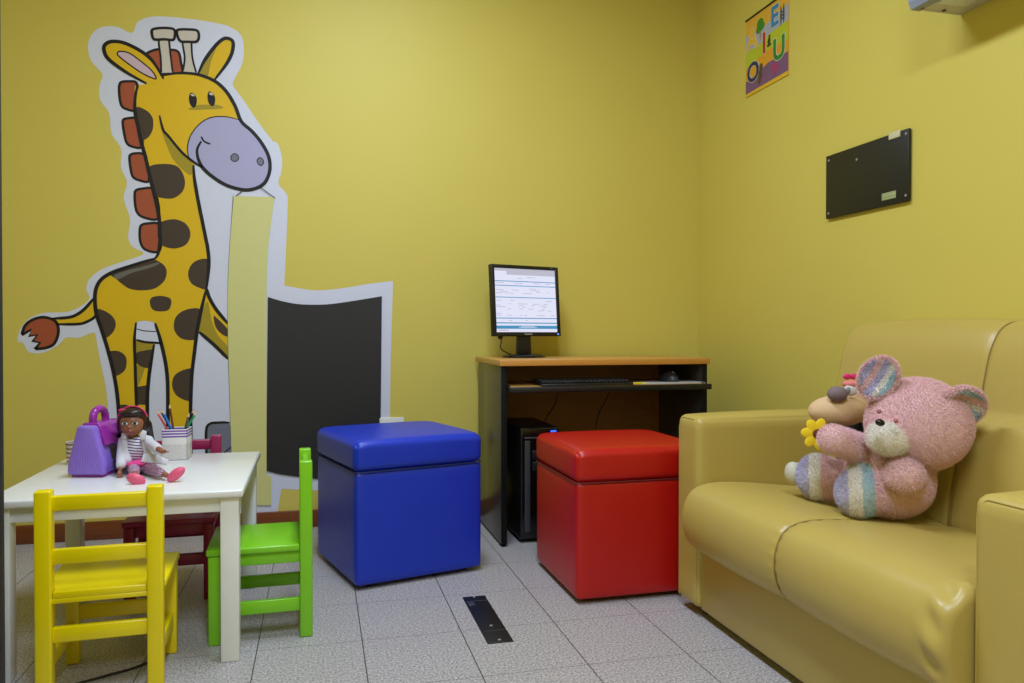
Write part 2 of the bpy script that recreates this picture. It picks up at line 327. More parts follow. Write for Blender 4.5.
# ------------------------------------------------------------------ giraffe wall decal
G={
'border':[(-0.814,2.287),(-0.79,2.339),(-0.729,2.369),(-0.63,2.375),(-0.504,2.371),(-0.402,2.357),(-0.348,2.321),(-0.335,2.254),(-0.344,2.185),(-0.377,2.114),(-0.384,2.086),(-0.339,2.022),(-0.274,1.924),(-0.208,1.838),(-0.186,1.827),(-0.166,1.763),(-0.168,1.698),(-0.182,1.638),(-0.151,1.598),(-0.14,1.57),(-0.149,1.323),(-0.157,1.156),(-0.157,1.156),(-0.105,1.146),(-0.008,1.134),(0.116,1.147),(0.241,1.17),(0.356,1.185),(0.356,1.185),(0.345,0.846),(0.339,0.497),(0.334,0.148),(0.334,0.148),(0.146,0.16),(-0.007,0.173),(-0.173,0.189),(-0.173,0.189),(-0.192,0.072),(-0.192,0.072),(-0.536,0.085),(-0.887,0.096),(-0.887,0.096),(-0.904,0.281),(-0.909,0.414),(-0.92,0.56),(-0.929,0.679),(-0.949,0.785),(-0.972,0.93),(-0.972,0.93),(-0.99,0.929),(-1.038,0.909),(-1.09,0.909),(-1.12,0.877),(-1.178,0.844),(-1.236,0.845),(-1.259,0.884),(-1.281,0.896),(-1.27,0.948),(-1.235,0.993),(-1.177,1.019),(-1.084,1.024),(-1.025,1.053),(-0.995,1.086),(-1.007,1.125),(-0.995,1.171),(-0.941,1.218),(-0.856,1.253),(-0.771,1.289),(-0.807,1.314),(-0.823,1.329),(-0.835,1.364),(-0.826,1.444),(-0.852,1.54),(-0.838,1.611),(-0.863,1.68),(-0.861,1.759),(-0.897,1.819),(-0.904,1.848),(-0.911,1.92),(-0.946,1.976),(-0.948,2.042),(-0.936,2.089),(-0.981,2.144),(-0.995,2.208),(-0.977,2.268),(-0.935,2.302),(-0.875,2.308)],
'neck_line':[(-0.791,2.057),(-0.802,1.99),(-0.802,1.928),(-0.792,1.876),(-0.778,1.8),(-0.76,1.73),(-0.74,1.633),(-0.72,1.545),(-0.704,1.457),(-0.702,1.368),(-0.7,1.361),(-0.703,1.327),(-0.71,1.29),(-0.722,1.27)],
'rump_line':[(-0.722,1.27),(-0.762,1.257),(-0.842,1.227),(-0.908,1.199),(-0.947,1.169),(-0.967,1.129),(-0.972,1.083),(-0.966,1.014),(-0.946,0.948),(-0.922,0.862),(-0.898,0.756),(-0.884,0.663),(-0.878,0.581),(-0.873,0.355),(-0.871,0.127)],
'chest_line':[(-0.557,1.705),(-0.553,1.643),(-0.536,1.535),(-0.516,1.428),(-0.501,1.347),(-0.499,1.34),(-0.492,1.272),(-0.495,1.204),(-0.503,1.136)],
'leg_line_a':[(-0.503,1.136),(-0.519,1.068),(-0.536,0.986),(-0.545,0.935),(-0.557,0.833),(-0.568,0.732),(-0.574,0.574),(-0.573,0.435),(-0.57,0.11)],
'leg_line_b':[(-0.723,0.975),(-0.702,0.901),(-0.681,0.8),(-0.672,0.713),(-0.671,0.576),(-0.672,0.346),(-0.671,0.116)],
'leg_line_c':[(-0.803,0.978),(-0.81,0.901),(-0.808,0.802),(-0.806,0.702),(-0.803,0.579),(-0.803,0.352),(-0.804,0.124)],
'torso':[(-0.791,2.057),(-0.802,1.99),(-0.802,1.928),(-0.792,1.876),(-0.778,1.8),(-0.76,1.73),(-0.74,1.633),(-0.72,1.545),(-0.704,1.457),(-0.702,1.368),(-0.7,1.361),(-0.703,1.327),(-0.71,1.29),(-0.722,1.27),(-0.722,1.27),(-0.762,1.257),(-0.842,1.227),(-0.908,1.199),(-0.947,1.169),(-0.967,1.129),(-0.972,1.083),(-0.966,1.014),(-0.946,0.948),(-0.922,0.862),(-0.898,0.756),(-0.884,0.663),(-0.878,0.581),(-0.873,0.355),(-0.871,0.127),(-0.804,0.124),(-0.803,0.352),(-0.803,0.579),(-0.806,0.702),(-0.808,0.802),(-0.81,0.901),(-0.803,0.978),(-0.723,0.975),(-0.702,0.901),(-0.681,0.8),(-0.672,0.713),(-0.671,0.576),(-0.672,0.346),(-0.671,0.116),(-0.57,0.11),(-0.573,0.435),(-0.574,0.574),(-0.568,0.732),(-0.557,0.833),(-0.545,0.935),(-0.536,0.986),(-0.519,1.068),(-0.503,1.136),(-0.503,1.136),(-0.495,1.204),(-0.492,1.272),(-0.499,1.34),(-0.501,1.347),(-0.516,1.428),(-0.536,1.535),(-0.553,1.643),(-0.557,1.705),(-0.523,1.703),(-0.64,1.886),(-0.622,2.012)],
'far_leg':[(-0.807,0.905),(-0.752,0.891),(-0.727,0.878),(-0.746,0.768),(-0.756,0.667),(-0.758,0.578),(-0.757,0.35),(-0.758,0.121),(-0.808,0.124),(-0.807,0.352),(-0.803,0.701),(-0.807,0.802)],
'far_leg_shade':[(-0.802,0.891),(-0.73,0.88),(-0.739,0.841),(-0.802,0.835)],
'far_leg_shade_b':[(-0.802,0.778),(-0.767,0.778),(-0.799,0.688)],
'far_leg_line':[(-0.728,0.878),(-0.746,0.768),(-0.756,0.667),(-0.758,0.578),(-0.757,0.35),(-0.758,0.121)],
'belly':[(-0.803,0.949),(-0.77,0.94),(-0.711,0.936),(-0.699,0.889),(-0.752,0.893),(-0.804,0.901)],
'belly_line':[(-0.802,0.949),(-0.77,0.94),(-0.711,0.936)],
'belly_line_b':[(-0.803,0.899),(-0.764,0.889),(-0.695,0.884)],
'rear_leg':[(-0.502,1.136),(-0.491,1.095),(-0.462,1.041),(-0.409,0.973),(-0.409,0.874),(-0.409,0.799),(-0.408,0.808),(-0.469,0.873),(-0.536,0.935),(-0.536,0.986),(-0.519,1.068)],
'rear_leg_shade':[(-0.5,1.077),(-0.478,0.976),(-0.45,0.914),(-0.411,0.866),(-0.408,0.812),(-0.469,0.873),(-0.534,0.935),(-0.526,0.996)],
'rear_line_a':[(-0.502,1.136),(-0.491,1.095),(-0.462,1.041),(-0.409,0.973)],
'rear_line_b':[(-0.536,0.935),(-0.469,0.873),(-0.408,0.808)],
'head':[(-0.787,2.04),(-0.754,2.064),(-0.684,2.106),(-0.622,2.121),(-0.538,2.122),(-0.462,2.097),(-0.411,2.051),(-0.373,1.986),(-0.351,1.924),(-0.412,1.936),(-0.48,1.928),(-0.531,1.893),(-0.569,1.837),(-0.582,1.776),(-0.573,1.731),(-0.557,1.719),(-0.607,1.761),(-0.665,1.833),(-0.722,1.934),(-0.802,1.928),(-0.802,1.99)],
'muzzle':[(-0.351,1.924),(-0.412,1.936),(-0.48,1.928),(-0.531,1.893),(-0.569,1.837),(-0.582,1.776),(-0.573,1.731),(-0.523,1.698),(-0.481,1.66),(-0.413,1.618),(-0.335,1.6),(-0.283,1.61),(-0.243,1.639),(-0.221,1.696),(-0.225,1.76),(-0.256,1.822),(-0.299,1.875)],
'muzzle_line':[(-0.351,1.924),(-0.412,1.936),(-0.48,1.928),(-0.531,1.893),(-0.569,1.837),(-0.582,1.776),(-0.573,1.727)],
'head_line':[(-0.684,2.106),(-0.622,2.121),(-0.538,2.122),(-0.462,2.097),(-0.411,2.051),(-0.373,1.986),(-0.347,1.919),(-0.299,1.875),(-0.256,1.822),(-0.225,1.76),(-0.221,1.696),(-0.243,1.639),(-0.283,1.61),(-0.335,1.6),(-0.413,1.618),(-0.481,1.66),(-0.519,1.698),(-0.537,1.738),(-0.54,1.778),(-0.523,1.815)],
'jaw_line':[(-0.7,1.922),(-0.685,1.857),(-0.665,1.833),(-0.607,1.761),(-0.557,1.719),(-0.519,1.696)],
'smile':[(-0.523,1.838),(-0.51,1.816),(-0.482,1.805)],
'jaw_shade':[(-0.689,1.845),(-0.649,1.736),(-0.607,1.685),(-0.567,1.658),(-0.563,1.712),(-0.607,1.756),(-0.665,1.824)],
'ear_left':[(-0.754,2.063),(-0.843,2.11),(-0.915,2.165),(-0.929,2.212),(-0.903,2.238),(-0.85,2.239),(-0.778,2.208),(-0.729,2.168),(-0.682,2.09)],
'ear_left_inner':[(-0.715,2.087),(-0.77,2.107),(-0.835,2.15),(-0.873,2.182),(-0.867,2.198),(-0.827,2.195),(-0.77,2.156),(-0.729,2.12)],
'ear_right':[(-0.534,2.127),(-0.508,2.187),(-0.461,2.259),(-0.419,2.299),(-0.384,2.289),(-0.386,2.239),(-0.411,2.182),(-0.462,2.106)],
'ear_right_shade':[(-0.526,2.128),(-0.504,2.183),(-0.457,2.251),(-0.479,2.186),(-0.496,2.114)],
'horn_a_cap':[(-0.727,2.31),(-0.683,2.321),(-0.638,2.319),(-0.634,2.288),(-0.642,2.271),(-0.679,2.27),(-0.72,2.266),(-0.73,2.288)],
'horn_a':[(-0.7,2.268),(-0.659,2.272),(-0.659,2.272),(-0.653,2.206),(-0.643,2.118),(-0.643,2.118),(-0.692,2.112),(-0.692,2.112),(-0.694,2.185)],
'horn_b_cap':[(-0.621,2.318),(-0.571,2.325),(-0.537,2.322),(-0.531,2.293),(-0.542,2.272),(-0.579,2.268),(-0.609,2.268),(-0.623,2.293)],
'horn_b':[(-0.6,2.271),(-0.563,2.268),(-0.563,2.268),(-0.559,2.196),(-0.542,2.126),(-0.542,2.126),(-0.601,2.127),(-0.601,2.127),(-0.592,2.194)],
'mane_top':[(-0.766,2.178),(-0.721,2.218),(-0.663,2.225),(-0.621,2.22),(-0.609,2.174),(-0.609,2.121),(-0.721,2.111)],
'mane_1':[(-0.864,2.056),(-0.835,2.067),(-0.795,2.061),(-0.799,1.942),(-0.844,1.943),(-0.86,1.959),(-0.868,2.011)],
'mane_2':[(-0.854,1.887),(-0.836,1.9),(-0.792,1.898),(-0.773,1.778),(-0.825,1.777),(-0.843,1.804)],
'mane_3':[(-0.827,1.728),(-0.809,1.743),(-0.765,1.738),(-0.746,1.624),(-0.793,1.625),(-0.816,1.643)],
'mane_4':[(-0.805,1.57),(-0.779,1.585),(-0.725,1.583),(-0.706,1.457),(-0.773,1.457),(-0.8,1.487)],
'mane_5':[(-0.783,1.414),(-0.757,1.428),(-0.701,1.423),(-0.703,1.307),(-0.762,1.309),(-0.784,1.348)],
'spot_1':[(-0.798,1.951),(-0.755,1.941),(-0.729,1.907),(-0.73,1.854),(-0.751,1.817),(-0.778,1.808),(-0.792,1.876)],
'spot_2':[(-0.746,1.686),(-0.682,1.703),(-0.624,1.693),(-0.595,1.64),(-0.601,1.586),(-0.641,1.549),(-0.691,1.547),(-0.72,1.559),(-0.74,1.633)],
'spot_3':[(-0.7,1.435),(-0.642,1.452),(-0.592,1.434),(-0.571,1.39),(-0.588,1.34),(-0.638,1.318),(-0.688,1.328),(-0.702,1.35),(-0.702,1.404)],
'spot_4':[(-0.908,1.198),(-0.884,1.174),(-0.863,1.154),(-0.83,1.131),(-0.781,1.124),(-0.726,1.133),(-0.685,1.167),(-0.673,1.207),(-0.682,1.237),(-0.707,1.257),(-0.731,1.266),(-0.787,1.248),(-0.848,1.225)],
'spot_4_glint':[(-0.893,1.191),(-0.836,1.214),(-0.762,1.236),(-0.71,1.252),(-0.704,1.246),(-0.75,1.225),(-0.823,1.201),(-0.878,1.172)],
'spot_5':[(-0.494,1.269),(-0.538,1.268),(-0.569,1.243),(-0.582,1.202),(-0.57,1.162),(-0.538,1.141),(-0.5,1.136),(-0.493,1.204)],
'spot_6':[(-0.745,1.066),(-0.738,1.091),(-0.701,1.1),(-0.661,1.09),(-0.654,1.067),(-0.667,1.036),(-0.7,1.029),(-0.732,1.036)],
'spot_7':[(-0.966,1.037),(-0.933,1.03),(-0.9,1.004),(-0.887,0.968),(-0.901,0.931),(-0.932,0.908),(-0.946,0.948),(-0.964,1.007)],
'spot_8':[(-0.919,0.845),(-0.88,0.849),(-0.85,0.828),(-0.843,0.795),(-0.853,0.759),(-0.89,0.736),(-0.901,0.769),(-0.913,0.822)],
'spot_9':[(-0.531,1.037),(-0.57,1.043),(-0.614,1.026),(-0.639,0.995),(-0.643,0.948),(-0.621,0.911),(-0.587,0.898),(-0.549,0.904),(-0.539,0.955)],
'spot_10':[(-0.565,0.762),(-0.603,0.76),(-0.641,0.736),(-0.653,0.692),(-0.638,0.648),(-0.604,0.623),(-0.572,0.62),(-0.572,0.698)],
'spot_11':[(-0.802,0.838),(-0.773,0.849),(-0.733,0.849),(-0.749,0.774),(-0.777,0.775),(-0.802,0.795)],
'spot_12':[(-0.803,0.681),(-0.783,0.688),(-0.755,0.686),(-0.758,0.607),(-0.784,0.604),(-0.803,0.608)],
'spot_13':[(-0.409,0.914),(-0.437,0.925),(-0.462,0.955),(-0.472,0.996),(-0.469,1.01),(-0.409,0.945)],
'spot_14':[(-0.878,0.597),(-0.86,0.606),(-0.833,0.599),(-0.814,0.575),(-0.827,0.542),(-0.875,0.537)],
'eye_1':[(-0.558,2.036),(-0.543,2.018),(-0.541,1.996),(-0.547,1.973),(-0.558,1.968),(-0.571,1.985),(-0.575,2.012),(-0.57,2.032)],
'eye_2':[(-0.482,2.048),(-0.466,2.033),(-0.461,2.011),(-0.466,1.986),(-0.478,1.981),(-0.49,1.995),(-0.495,2.022),(-0.491,2.044)],
'eye_1_glint':[(-0.568,2.027),(-0.558,2.032),(-0.55,2.022),(-0.56,2.021)],
'eye_2_glint':[(-0.488,2.039),(-0.478,2.043),(-0.469,2.033),(-0.48,2.031)],
'eye_shade':[(-0.577,1.958),(-0.539,1.981),(-0.488,1.987),(-0.446,1.988),(-0.427,1.975),(-0.497,1.964)],
'nostril_1':[(-0.378,1.767),(-0.362,1.759),(-0.361,1.741),(-0.376,1.73),(-0.392,1.738),(-0.392,1.756)],
'nostril_2':[(-0.265,1.755),(-0.251,1.746),(-0.249,1.729),(-0.26,1.718),(-0.274,1.726),(-0.277,1.744)],
'tail':[(-1.138,0.993),(-1.068,1.002),(-1.02,1.032),(-0.975,1.084),(-0.967,1.009),(-0.985,0.992),(-1.032,0.971),(-1.126,0.969)],
'tail_line_a':[(-1.144,0.994),(-1.068,1.002),(-1.02,1.032),(-0.975,1.088)],
'tail_line_b':[(-1.126,0.969),(-1.032,0.971),(-0.985,0.992),(-0.964,1.015)],
'tuft':[(-1.264,0.922),(-1.264,0.922),(-1.252,0.961),(-1.224,0.987),(-1.177,1.0),(-1.131,0.981),(-1.12,0.935),(-1.137,0.883),(-1.172,0.864),(-1.213,0.86),(-1.213,0.86),(-1.193,0.887),(-1.193,0.887),(-1.222,0.894),(-1.222,0.894),(-1.204,0.922),(-1.204,0.922),(-1.236,0.916),(-1.236,0.916),(-1.227,0.945),(-1.227,0.945)],
'column':[(-0.381,1.569),(-0.381,1.569),(-0.199,1.572),(-0.199,1.572),(-0.216,1.445),(-0.229,1.322),(-0.235,1.19),(-0.237,1.086),(-0.24,0.258),(-0.24,0.258),(-0.219,0.252),(-0.219,0.252),(-0.219,0.114),(-0.219,0.114),(-0.391,0.124),(-0.391,0.124),(-0.396,0.377),(-0.402,0.617),(-0.408,0.851),(-0.41,1.084),(-0.405,1.233),(-0.395,1.398)],
'column_shadow':[(-0.383,1.569),(-0.397,1.398),(-0.407,1.233),(-0.411,1.084),(-0.41,0.851),(-0.404,0.617),(-0.397,0.377),(-0.393,0.124)],
'strip_line_a':[(-0.342,1.595),(-0.373,1.569)],
'strip_line_b':[(-0.269,1.619),(-0.196,1.566)],
'chalk':[(-0.231,1.1),(-0.231,1.1),(-0.163,1.08),(-0.085,1.067),(0.031,1.067),(0.149,1.083),(0.301,1.11),(0.301,1.11),(0.294,0.508),(0.286,0.219),(0.286,0.219),(0.147,0.211),(0.029,0.224),(-0.088,0.243),(-0.179,0.26),(-0.241,0.279),(-0.241,0.279)],
'hoof':[(-0.504,0.33),(-0.508,0.433),(-0.506,0.493),(-0.482,0.511),(-0.407,0.511),(-0.399,0.406),(-0.399,0.326)],
'hoof_line':[(-0.504,0.33),(-0.508,0.433),(-0.504,0.493),(-0.482,0.511),(-0.403,0.511)],
'hoof_line_b':[(-0.43,0.369),(-0.399,0.396)],
'outlet':[(0.401,0.513),(0.53,0.509),(0.53,0.372),(0.401,0.377)],
}

gir = thing('giraffe_wall_decal', 'large cartoon giraffe wall sticker with white border holding a pale strip beside a blackboard', 'wall sticker', (0, YB, 0))
LAY = {}
def deco(name, parts, mat, layer, label=None, parent=None):
    """flat sticker pieces: list of (key, closed curve) at a layer height in front of the wall"""
    m = M()
    for key in parts:
        pts = catmull(G[key], True, 5); y = -0.0006-layer*0.00035
        bm = bmesh.new(); bmv = [bm.verts.new((x, y, z)) for x, z in pts]
        f = bm.faces.new(bmv)
        if f.normal.length == 0: f.normal_update()
        f.normal_update()
        if f.normal.y > 0: f.normal_flip()
        bmesh.ops.triangulate(bm, faces=[f])
        m.bm(bm)
    o = m.build(name, mat, parent or gir, auto=False)
    if label: o['label'] = label
    return o
def strokes(name, items, mat, layer, parent=None):
    m = M(); y = -0.0006-layer*0.00035
    for key, w, closed in items:
        pts = catmull(G[key], closed, 6); N = len(pts)
        vs = []; fs = []
        for i, p in enumerate(pts):
            a = pts[i-1] if (closed or i) else pts[0]; b = pts[(i+1) % N] if (closed or i < N-1) else pts[-1]
            tx, tz = b[0]-a[0], b[1]-a[1]; L = sqrt(tx*tx+tz*tz) or 1; nx, nz = -tz/L, tx/L
            k = w if closed else w*(0.55+0.45*min(1, 6*min(i, N-1-i)/N))
            vs += [(p[0]+nx*k, y, p[1]+nz*k), (p[0]-nx*k, y, p[1]-nz*k)]
        for i in range(N if closed else N-1):
            j = (i+1) % N; fs.append([2*i, 2*i+1, 2*j+1, 2*j])
        m.add(vs, fs)
    return m.build(name, mat, parent or gir, auto=False)
TW = .0080
deco('white_border', ['border'], 'ink_white', 0)
for k in ('mane_top', 'mane_1', 'mane_2', 'mane_3', 'mane_4', 'mane_5'):
    b_ = deco('mane_block', [k], 'ink_rust', 1); strokes('block_outline', [(k, .0056, True)], 'ink_black', 2, b_)
deco('far_leg', ['far_leg'], 'ink_yellow', 1); deco('far_leg', ['rear_leg'], 'ink_yellow', 1)
[deco('leg_shade', [k], 'ink_olive', 2) for k in ('far_leg_shade', 'far_leg_shade_b', 'rear_leg_shade')]
[deco('spot', ['spot_%d' % k], 'ink_brown', 3) for k in (11, 12, 13)]
strokes('far_leg_outline', [('far_leg_line', .008, False), ('rear_line_a', TW, False), ('rear_line_b', TW, False)], 'ink_black', 4)
deco('body', ['torso'], 'ink_yellow', 2, 'yellow giraffe body and neck'); deco('head', ['head'], 'ink_yellow', 3)
deco('belly', ['belly'], 'ink_white', 5)
deco('jaw_shade', ['jaw_shade'], 'ink_olive', 4); deco('eye_shade', ['eye_shade'], 'ink_olive', 4)
[deco('spot', ['spot_%d' % k], 'ink_brown', 4) for k in (1, 2, 3, 4, 5, 6, 7, 8, 9, 10, 14)]
deco('spot_glint', ['spot_4_glint'], 'ink_glint', 5)
deco('tail', ['tail'], 'ink_yellow', 1); deco('tail_tuft', ['tuft'], 'ink_rust', 2, 'rust coloured tail tuft')
strokes('tail_outline', [('tail_line_a', .0068, False), ('tail_line_b', .0062, False), ('tuft', .0062, True)], 'ink_black', 3)
deco('muzzle', ['muzzle'], 'ink_lav', 5, 'lavender muzzle')
strokes('outline', [('neck_line', TW, False), ('rump_line', TW, False), ('chest_line', TW, False), ('leg_line_a', TW, False),
        ('leg_line_b', TW, False), ('leg_line_c', .0066, False), ('belly_line', .0022, False), ('belly_line_b', .005, False)], 'ink_black', 6)
strokes('muzzle_outline', [('head_line', TW, False), ('muzzle_line', .0024, False), ('smile', .004, False), ('jaw_line', .0058, False)], 'ink_black', 7)
for s_, k in (('a', 'horn_a'), ('b', 'horn_b')):
    h = deco('horn', [k, k+'_cap'], 'ink_cream', 3)
    strokes('horn_outline', [(k, .0042, True)], 'ink_black', 4, h)
    deco('horn_cap', [k+'_cap'], 'ink_cream', 5, None, h); strokes('horn_cap_outline', [(k+'_cap', .006, True)], 'ink_black', 6, h)
e = deco('ear', ['ear_left'], 'ink_yellow', 5, 'left ear with pale pink inside'); deco('ear_inside', ['ear_left_inner'], 'ink_pink', 6, None, e)
strokes('ear_outline', [('ear_left', TW, False), ('ear_left_inner', .003, True)], 'ink_black', 7, e)
e = deco('ear', ['ear_right'], 'ink_yellow', 1); deco('ear_shade', ['ear_right_shade'], 'ink_olive', 2, None, e)
strokes('ear_outline', [('ear_right', TW, False)], 'ink_black', 3, e)
for k in (1, 2):
    e = deco('eye', ['eye_%d' % k], 'ink_black', 5); deco('eye_glint', ['eye_%d_glint' % k], 'ink_cream', 6, None, e)
    n_ = deco('nostril', ['nostril_%d' % k], 'ink_grey', 6); strokes('nostril_outline', [('nostril_%d' % k, .002, True)], 'ink_black', 7, n_)
h = deco('hoof', ['hoof'], 'ink_grey', 2); strokes('hoof_outline', [('hoof_line', .006, False), ('hoof_line_b', .005, False)], 'ink_black', 3, h)
def sheet(name, key, mat, y0, y1, label):
    m = M(); m.prism([tuple(p) for p in catmull(G[key], True, 4)], y0, y1)
    o = m.build(name, mat, gir); o['label'] = label; return o
deco('strip_shadow_line', ['column_shadow'], 'ink_shade', 8)
sheet('pale_strip', 'column', 'ink_column', -.0066, -.0036, 'long pale yellow strip hanging from the muzzle')
sheet('blackboard_panel', 'chalk', 'chalk', -.0064, -.0012, 'black writing panel with curved top and bottom')
[strokes('strip_string', [(k, .0034, False)], 'ink_black', 19) for k in ('strip_line_a', 'strip_line_b')]

# ------------------------------------------------------------------ wall outlet and plug
ol = thing('wall_outlet', 'white outlet plate on the back wall peeking over the blue ottoman', 'outlet', (.348, YB, .47))
M().box(-.06, .06, -.008, 0, -.09, .045, .004).build('plate', 'white_plastic', ol)
M().box(-.02, .02, -.010, -.007, -.06, .02, .002).build('socket', 'grey', ol)
pg = thing('power_plug', 'black power plug in white socket beside the left side of the desk', 'plug', (.66, YB, .45))
M().box(-.075, .0, -.03, 0, -.05, -.012, .006).build('socket', 'white_plastic', pg)
M().box(-.03, .02, -.06, -.02, -.035, .0, .008).tube([(0, -.05, -.02), (.01, -.06, -.08), (.03, -.04, -.2), (.04, -.03, -.4), (.05, -.03, -.44)], .003).build('plug_body', 'black', pg)

# ------------------------------------------------------------------ table
tb = thing('play_table', 'low white square play table holding the doll and pencil cup', 'table', (-.5335, 2.625, 0), radians(.3))
m = M(); m.box(-.325, .325, -.36, .36, .468, .49, .006, 3); m.build('tabletop', 'white_lacquer', tb)
m = M(); m.box(-.28, .28, -.335, -.315, .425, .4685, .002).box(-.28, .28, .315, .335, .425, .4685, .002)
m.box(-.305, -.285, -.29, .29, .425, .4685, .002).box(.285, .305, -.29, .29, .425, .4685, .002)
m.build('apron', 'white_lacquer', tb)
for sx in (-1, 1):
    for sy in (-1, 1):
        M().box(min(sx*.312, sx*.262), max(sx*.312, sx*.262), min(sy*.345, sy*.295), max(sy*.345, sy*.295), 0, .4685, .003).build('leg', 'white_lacquer', tb)

# ------------------------------------------------------------------ children's chairs
def chair(name, mat, label, loc, rz):
    t = thing(name, label, 'chair', loc, rz)
    W = .127; D = .132; P = .019
    for s in (-1, 1):
        M().box(s*W-P, s*W+P, -D-P, -D+P, 0, .539, .005, 3).build('back_post', mat, t)
        M().box(s*W-.017, s*W+.017, D-.017, D+.017, 0, .2665, .004).build('leg', mat, t)
        M().box(s*W-.009, s*W+.009, -D+P-.001, D-.016, .080, .120, .003).build('side_rail', mat, t)
    m = M(); m.prism([(-W-.022, D+.022), (W+.022, D+.022), (W+.022, -D+P+.001), (W-P-.001, -D+P+.001), (W-P-.001, -D-.012), (-W+P+.001, -D-.012), (-W+P+.001, -D+P+.001), (-W-.022, -D+P+.001)], .267, .287, 'z', bev=.004)
    m.build('seat', mat, t)
    m = M(); m.box(-W+.016, W-.016, D-.010, D+.008, .229, .2665, .003)
    for s in (-1, 1): m.box(s*W-.009, s*W+.009, -D+P-.001, D-.016, .229, .2665, .003)
    m.box(-W+.016, W-.016, -D-.012, -D+.006, .256, .2685, .002); m.build('seat_apron', mat, t)
    M().box(-W+.016, W-.016, D-.009, D+.009, .122, .162, .003).build('front_rail', mat, t)
    for z0, z1 in ((.486, .524), (.352, .391), (.156, .196)):
        M().box(-W+P-.001, W-P+.001, -D-.009, -D+.009, z0, z1, .004).build('back_slat', mat, t)
    return t
chair('child_chair', 'yellow_paint', 'bright yellow wooden child chair seen from behind at the near side of the table', (-.541, 2.262, 0), radians(2.2))
chair('child_chair', 'green_paint', 'lime green wooden child chair at the right end of the table', (-.174, 2.555, 0), radians(91.5))
chair('child_chair', 'magenta_paint', 'dark magenta wooden child chair tucked under the far side of the table', (-.505, 2.985, 0), radians(181.5))

# ------------------------------------------------------------------ ottomans
def ottoman(name, col, seam, label, cx, cy, rz, H, w, d):
    t = thing(name, label, 'ottoman', (cx, cy, 0), rz)
    m = M(); puffbox(m, 0, 0, .016, H-.113, w, d, .014, 0, 14, side=.003); m.build('body', col, t)
    m = M(); puffbox(m, 0, 0, H-.113, H, w+.006, d+.006, .024, .008, 24, side=.004, droop=.012)
    m.build('lid', col, t)
    m = M(); a = w/2+.0018; b = d/2+.0018
    loop = []
    for px, py, a0 in ((a-.018, b-.018, 0), (-a+.018, b-.018, 90), (-a+.018, -b+.018, 180), (a-.018, -b+.018, 270)):
        for k in range(5):
            an = radians(a0+k*22.5); loop.append((px+.018*cos(an), py+.018*sin(an), H-.113))
    m.tube(loop, .0026, 8, closed=True); m.build('seam', seam, t)
    for sx in (-1, 1):
        for sy in (-1, 1):
            M().lathe([(.018, 0), (.02, .003), (.02, .019)], 16, (sx*(w/2-.06), sy*(d/2-.06), 0)).build('foot', 'black', t)
    return t
ottoman('cube_ottoman', 'blue_leather', 'blue_seam', 'blue leatherette cube ottoman in front of the blackboard panel', .305, 3.098, radians(15.5), .540, .508, .505)
ottoman('cube_ottoman', 'red_leather', 'red_seam', 'red leatherette cube ottoman in front of the desk beside the sofa', 1.094, 2.712, radians(.5), .530, .488, .492)

# ------------------------------------------------------------------ desk
dk = thing('computer_desk', 'computer desk with beech top and charcoal sides against the back wall', 'desk', (1.2565, 3.22, 0))
DW = .4905
m = M(); m.box(-DW-.008, DW+.008, -.012, .52, .787, .813, .002, 2, 0); m.build('desktop', 'beech', dk)
M().box(-DW-.0095, DW+.0095, -.0145, -.0115, .787, .8125, .001).build('desktop_edge', 'beech_edge', dk)
for s in (-1, 1):
    p = M().box(min(s*DW, s*(DW-.025)), max(s*DW, s*(DW-.025)), 0, .49, .012, .7872, .001).build('side_panel', 'charcoal', dk)
    M().box(min(s*(DW+.0005), s*(DW-.0255)), max(s*(DW+.0005), s*(DW-.0255)), -.003, .0005, .012, .7868, .0005).build('edge_band', 'black_edge', p)
    for y in (.03, .45): M().lathe([(.012, 0), (.014, .003), (.014, .0135)], 14, (s*(DW-.0125), y, 0)).build('desk_foot', 'black', dk)
M().box(-DW+.0245, DW-.0245, .462, .478, .25, .7872).build('back_panel', 'shaded_beech', dk)
tr = M().box(-DW+.032, DW-.032, -.045, .36, .682, .698, .001).build('keyboard_tray', 'beech', dk)
M().box(-DW+.024, DW-.006, -.062, -.044, .673, .6985, .004).build('tray_front', 'black', tr)
for s in (-1, 1): M().box(min(s*(DW-.025), s*(DW-.036)), max(s*(DW-.025), s*(DW-.036)), -.02, .36, .677, .703).build('runner', 'black', tr)

# keyboard
kb = thing('keyboard', 'black computer keyboard lying on the pull-out tray of the desk', 'keyboard', (1.150, 3.255, .698), radians(1))
M().prism([(-.075, .0), (.075, .0), (.075, .022), (-.07, .012), (-.075, .008)], -.215, .215, 'x', bev=.002).build('case', 'black', kb)
m = M()
for r_ in range(6):
    y = .062-r_*.0235; zz = .0125+(y+.075)*.062
    x = -.205; row = []
    while x < .2:
        w = .0165
        if r_ == 5 and -.12 < x < -.1: w = .1
        row.append((x, w)); x += w+.0025
    for x, w in row: m.box(x, x+w, y-.009, y+.009, zz, zz+.006, .001, 1)
k_ = m.build('keys', 'key', kb); k_['label'] = 'rows of dark keys'

